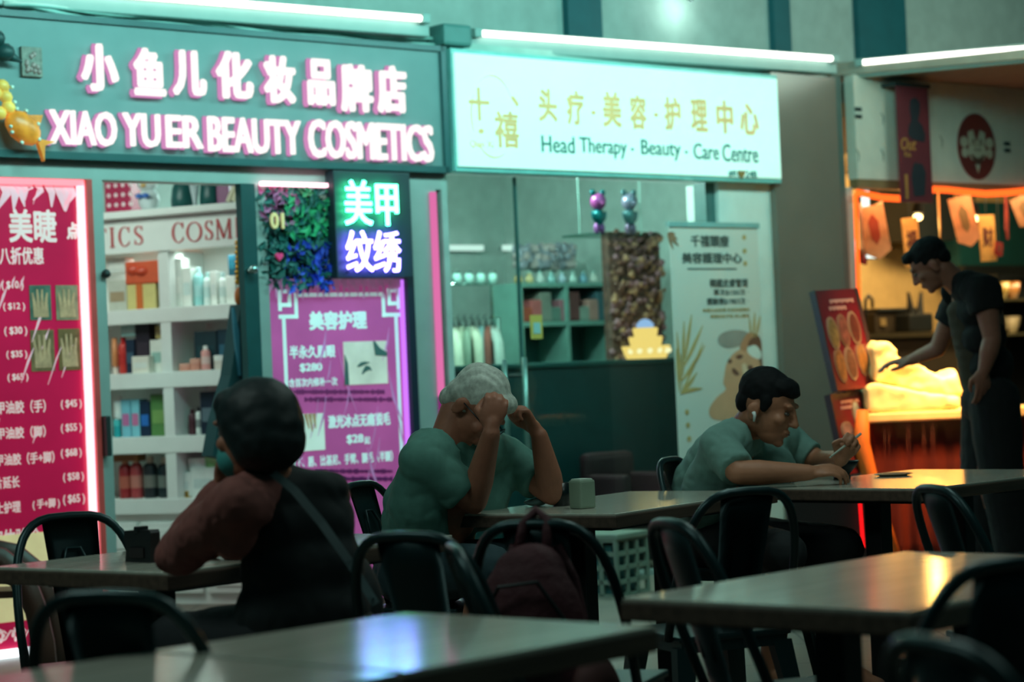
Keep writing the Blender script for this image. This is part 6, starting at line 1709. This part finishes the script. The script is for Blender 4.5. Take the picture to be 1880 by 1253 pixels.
# ------------------------------------------------------------------ the woman with her back to us
wm_ = person('woman with short black hair, dark vest and reddish sleeves, seen from behind', (at(555, 1190, 5.2).x, 5.2, 0))
hp = at(470, 790, 5.1); K = .98
hf = Vector((-.80, .60, -.12)); hu = Vector((-.10, .08, 1)); Rh = frame(hf, hu)
F = Flesh(); Q = head(F, hp, Rh, K)
neck = at(490, 862, 5.12)
F.limb([(Q(0, -.02, -.05), .052), (neck, .052), (at(510, 905, 5.18), .05)])
wfw = Vector((-.72, .69, 0)); wlf = Vector((-.69, -.72, 0))
sA, eA, wA = at(436, 928, 4.99), at(322, 1024, 5.22), at(408, 892, 5.26)
sB, eB, wB = at(596, 912, 5.36), at(470, 1000, 5.62), at(420, 1000, 5.66)
F.limb([(sA, .045), (eA, .036), (wA, .027)]); F.limb([(neck, .055), (at(520, 940, 5.2), .05), (sA, .045)]); F.limb([(at(520, 940, 5.2), .05), (sB, .05), (eB, .036)]); F.limb([(at(520, 940, 5.2), .05), (at(555, 1100, 5.2), .10), (at(560, 1180, 5.2), .10)])
hand(F, wA, (.35, .1, .6), (-.5, .6, .2), 1, (.7, .75, .8, .9), k=.9, thumb=.4)
F.limb([(eB, .038), (wB, .027)]); hand(F, wB, (-1, .2, -.1), (0, 0, 1), 1, .4, k=.9)
hipW = at(560, 1180, 5.2)
for s in (1, -1):
    kn = hipW + wfw * .40 + wlf * .10 * s; kn.z = .52; an = kn + Vector((.02, -.06, 0)); an.z = .08
    F.limb([(hipW, .08), (kn, .055), (kn.lerp(an, .3), .05), (an, .035)]); F.limb([(an, .034), (an + wfw * .14 + Vector((0, 0, -.05)), .028)])
body = F.grow('body', m_skin_d, wm_, .0055, 4)
eyes(Q, Rh, K, body)
# sleeves and vest
F = Flesh(); F.limb([(sA, .064), (sA.lerp(eA, .5), .060), (eA, .048)]); F.limb([(eA, .048), (eA.lerp(wA, .5), .048), (eA.lerp(wA, .82), .040)])
F.ell(sA + Vector((.02, .03, 0)), (.062, .066, .062)); F.limb([(sA, .060), (at(432, 985, 5.05), .054)]); F.limb([(sA + Vector((0, .03, 0)), .058), (at(478, 900, 5.10), .055)])
F.grow('sleeve', mat('sleeve_rust', (132, 76, 70), .85, var=.10, scale=25), wm_, .007, 16, .012, 14., 5)
F = Flesh(); F.limb([(sB, .066), (eB, .05), (wB, .04)]); F.grow('sleeve', mat('sleeve_rust', (132, 76, 70), .85), wm_, .007, 4, .008, 12., 9)
F = Flesh()
Rz = Matrix.Rotation(math.atan2(wlf.y, wlf.x), 3, 'Z')
for (x, y, rx, ry, rz_) in ((556, 1200, .205, .155, .12), (556, 1120, .195, .150, .12), (556, 1040, .185, .135, .12), (552, 965, .175, .118, .11), (545, 915, .150, .095, .075), (520, 888, .105, .08, .05), (575, 900, .11, .08, .05), (498, 905, .07, .075, .06), (500, 940, .10, .085, .08)):
    F.ell(at(x, y, 5.18), (rx * .86, ry, rz_), Rz)
F.ell(at(650, 1120, 5.3), (.07, .1, .14)); F.ell(at(640, 1180, 5.3), (.09, .12, .12))
F.grow('vest', mat('vest_black', (16, 26, 28), .85, var=.1), wm_, .008, 22, .010, 9., 2)
F = Flesh()
for s in (1, -1): F.limb([(hipW + wlf * .08 * s, .11), (hipW + wfw * .38 + wlf * .10 * s + Vector((0, 0, -.02)), .085)])
F.ell(hipW, (.19, .17, .12)); F.grow('trousers', mat('trousers_dark', (18, 24, 28), .85), wm_, .009, 4, .004)
# bob of black hair
F = Flesh(); F.ell(Q(0, -.015, .030), (.094 * K, .110 * K, .098 * K), Rh); F.ell(Q(0, -.026, .0), (.095 * K, .104 * K, .092 * K), Rh); F.ell(Q(0, -.034, -.03), (.093 * K, .094 * K, .082 * K), Rh); F.ell(Q(0, .045, .07), (.070, .056, .044), Rh)
hpW, RhiW = hp.copy(), Rh.inverted()
F.grow('hair', mat('hair_blackteal', (10, 26, 28), .6, var=.2, scale=60), wm_, .006, 12, 0, 1, 0, lambda co: .003 * noise.noise((RhiW @ (co - hpW)) * Vector((60, 60, 14)).length * .4))
# face mask and its loop, bag strap
F = Flesh(); F.ell(Q(0, .065, -.06), (.058, .052, .05), Rh); F.ell(Q(0, .09, -.04), (.03, .035, .03), Rh)
mk = F.grow('face_mask', mat('mask_teal', (60, 150, 146), .7), wm_, .005, 3)
bm = B(); tube(bm, [Q(.052, .06, -.05), Q(.075, .01, -.05), Q(.084, -.025, -.03)], .002, 6); obj('ear_loop', bm, mat('loop_pale', (180, 206, 200), .6), mk)
bm = B(); tw = []
for (x, y, dy) in ((500, 868, -.16), (540, 900, -.20), (590, 960, -.205), (640, 1030, -.18), (690, 1110, -.09)): tw.append(at(x, y, 5.18 + dy))
for a_, b_ in ((tw, Vector((.009, -.001, .005))),):
    L_ = [bm.verts.new(p + b_) for p in a_]; R__ = [bm.verts.new(p - b_) for p in a_]
    for i in range(len(a_) - 1): bm.faces.new((L_[i], L_[i + 1], R__[i + 1], R__[i]))
bmesh.ops.solidify(bm, geom=bm.faces[:], thickness=.006)
obj('bag_strap', bm, mat('strap_teal', (34, 58, 60), .6), wm_, True)

# ------------------------------------------------------------------ the stall worker bending over the counter
YW = 10.55
wk = person('person in black T-shirt and trousers bending over the stall counter', (at(1815, 1000, YW).x, YW, 0))
hp = at(1708, 486, YW); K = 1.0
hf = Vector((-.76, .25, -.60)); hu = Vector((-.60, .12, .78)); Rh = frame(hf, hu)
F = Flesh(); Q = head(F, hp, Rh, K)
neck = at(1752, 516, YW)
F.limb([(Q(0, -.03, -.05), .056), (neck, .06), (at(1775, 535, YW), .07)])
sN, eN, wN = at(1806, 534, YW - .17), at(1822, 622, YW - .2), at(1806, 682, YW - .2)
sFa, eFa, wFa = at(1760, 545, YW + .18), at(1722, 640, YW + .28), at(1672, 662, YW + .40)
F.limb([(sN, .062), ((sN + eN) / 2, .056), (eN, .044)]); F.limb([(eN, .045), (eN.lerp(wN, .4), .046), (wN, .030)])
F.limb([(sFa, .058), (eFa, .042)]); F.limb([(eFa, .043), (wFa, .029)])
hand(F, wN, (-.06, .1, -1), (.35, -1, 0), 1, (.28, .32, .36, .42), k=1.02, thumb=.3)
hand(F, wFa, (-1, .25, -.05), (0, -.2, 1), -1, (.3, .32, .36, .4), k=1.0, thumb=.2)
hipK = at(1818, 735, YW)
for s in (-1, 1):
    an = Vector((hipK.x + .02 + .06 * s, YW - .1 * s, .08)); F.limb([(hipK, .09), (an, .04), (an + Vector((-.16, .02, -.045)), .03)])
F.ell(at(1800, 600, YW), (.12, .1, .2)); F.limb([(at(1800, 600, YW), .1), (hipK, .1)]); F.limb([(sN, .06), (at(1785, 560, YW), .08), (sFa, .055)])
body = F.grow('body', mat('skin_worker', (150, 96, 76), .55, var=.08, scale=30), wk, .0058, 4)
eyes(Q, Rh, K, body)
F = Flesh()
Rt = frame(Vector((-1, .2, 0)), Vector((-.25, 0, 1)))
for (x, y, rx, ry, rz_) in ((1824, 725, .16, .118, .10), (1816, 670, .155, .116, .11), (1804, 618, .16, .116, .11), (1794, 570, .168, .118, .10), (1782, 532, .16, .10, .075), (1770, 515, .11, .085, .05)):
    F.ell(at(x, y, YW), (rx, ry, rz_), Rt)
F.limb([(sN.lerp(neck, .4), .08), (sN, .084), (sN.lerp(eN, .45), .080)], flat=True); F.ell(sN, .083)
F.limb([(sFa.lerp(neck, .4), .08), (sFa, .08), (sFa.lerp(eFa, .5), .072)], flat=True); F.ell(sFa, .078)
m_tee = mat('tee_black', (7, 12, 13), .9, var=.1)
F.grow('t_shirt', m_tee, wk, .008, 14, .012, 9., 4)
F = Flesh()
for s in (-1, 1):
    an = Vector((hipK.x + .02 + .06 * s, YW - .1 * s, .10)); kn = (hipK + Vector((0, -.1 * s, 0))).lerp(an, .48) + Vector((-.02, 0, 0))
    F.limb([(hipK + Vector((0, -.09 * s, 0)), .125), (kn, .105), (an, .085)])
F.ell(hipK, (.14, .17, .13)); F.grow('trousers', m_tee, wk, .009, 4, .010, 7., 6)
F = Flesh(); F.ell(Q(0, -.022, .046), (.083, .098, .086), Rh); F.ell(Q(0, -.07, .0), (.068, .042, .05), Rh); F.ell(Q(0, .055, .09), (.06, .042, .032), Rh)
hpK, RhiK = hp.copy(), Rh.inverted()
F.grow('hair', mat('hair_black', (16, 20, 22), .55), wk, .006, 3, 0, 1, 0, lambda co: .004 * noise.noise((RhiK @ (co - hpK)) * 45))
F = Flesh(); [F.ell(at(1783 + 4.0 * i, 570 + 20 * i, YW), (.09, .120, .07), Rt) for i in range(8)]
F.grow('apron', mat('apron_olive', (58, 50, 34), .8, var=.1), wk, .008, 30, .003)
bm = B(); p = wFa.lerp(eFa, .25)
tube(bm, [p + Vector((.0, .034 * math.cos(a), .034 * math.sin(a))) for a in [i * PI / 6 for i in range(12)]], .004, 6, closed=True); obj('bracelet', bm, mat('bracelet_gold', (230, 200, 130), .2, .8), wk, True)
bpy.context.view_layer.update()
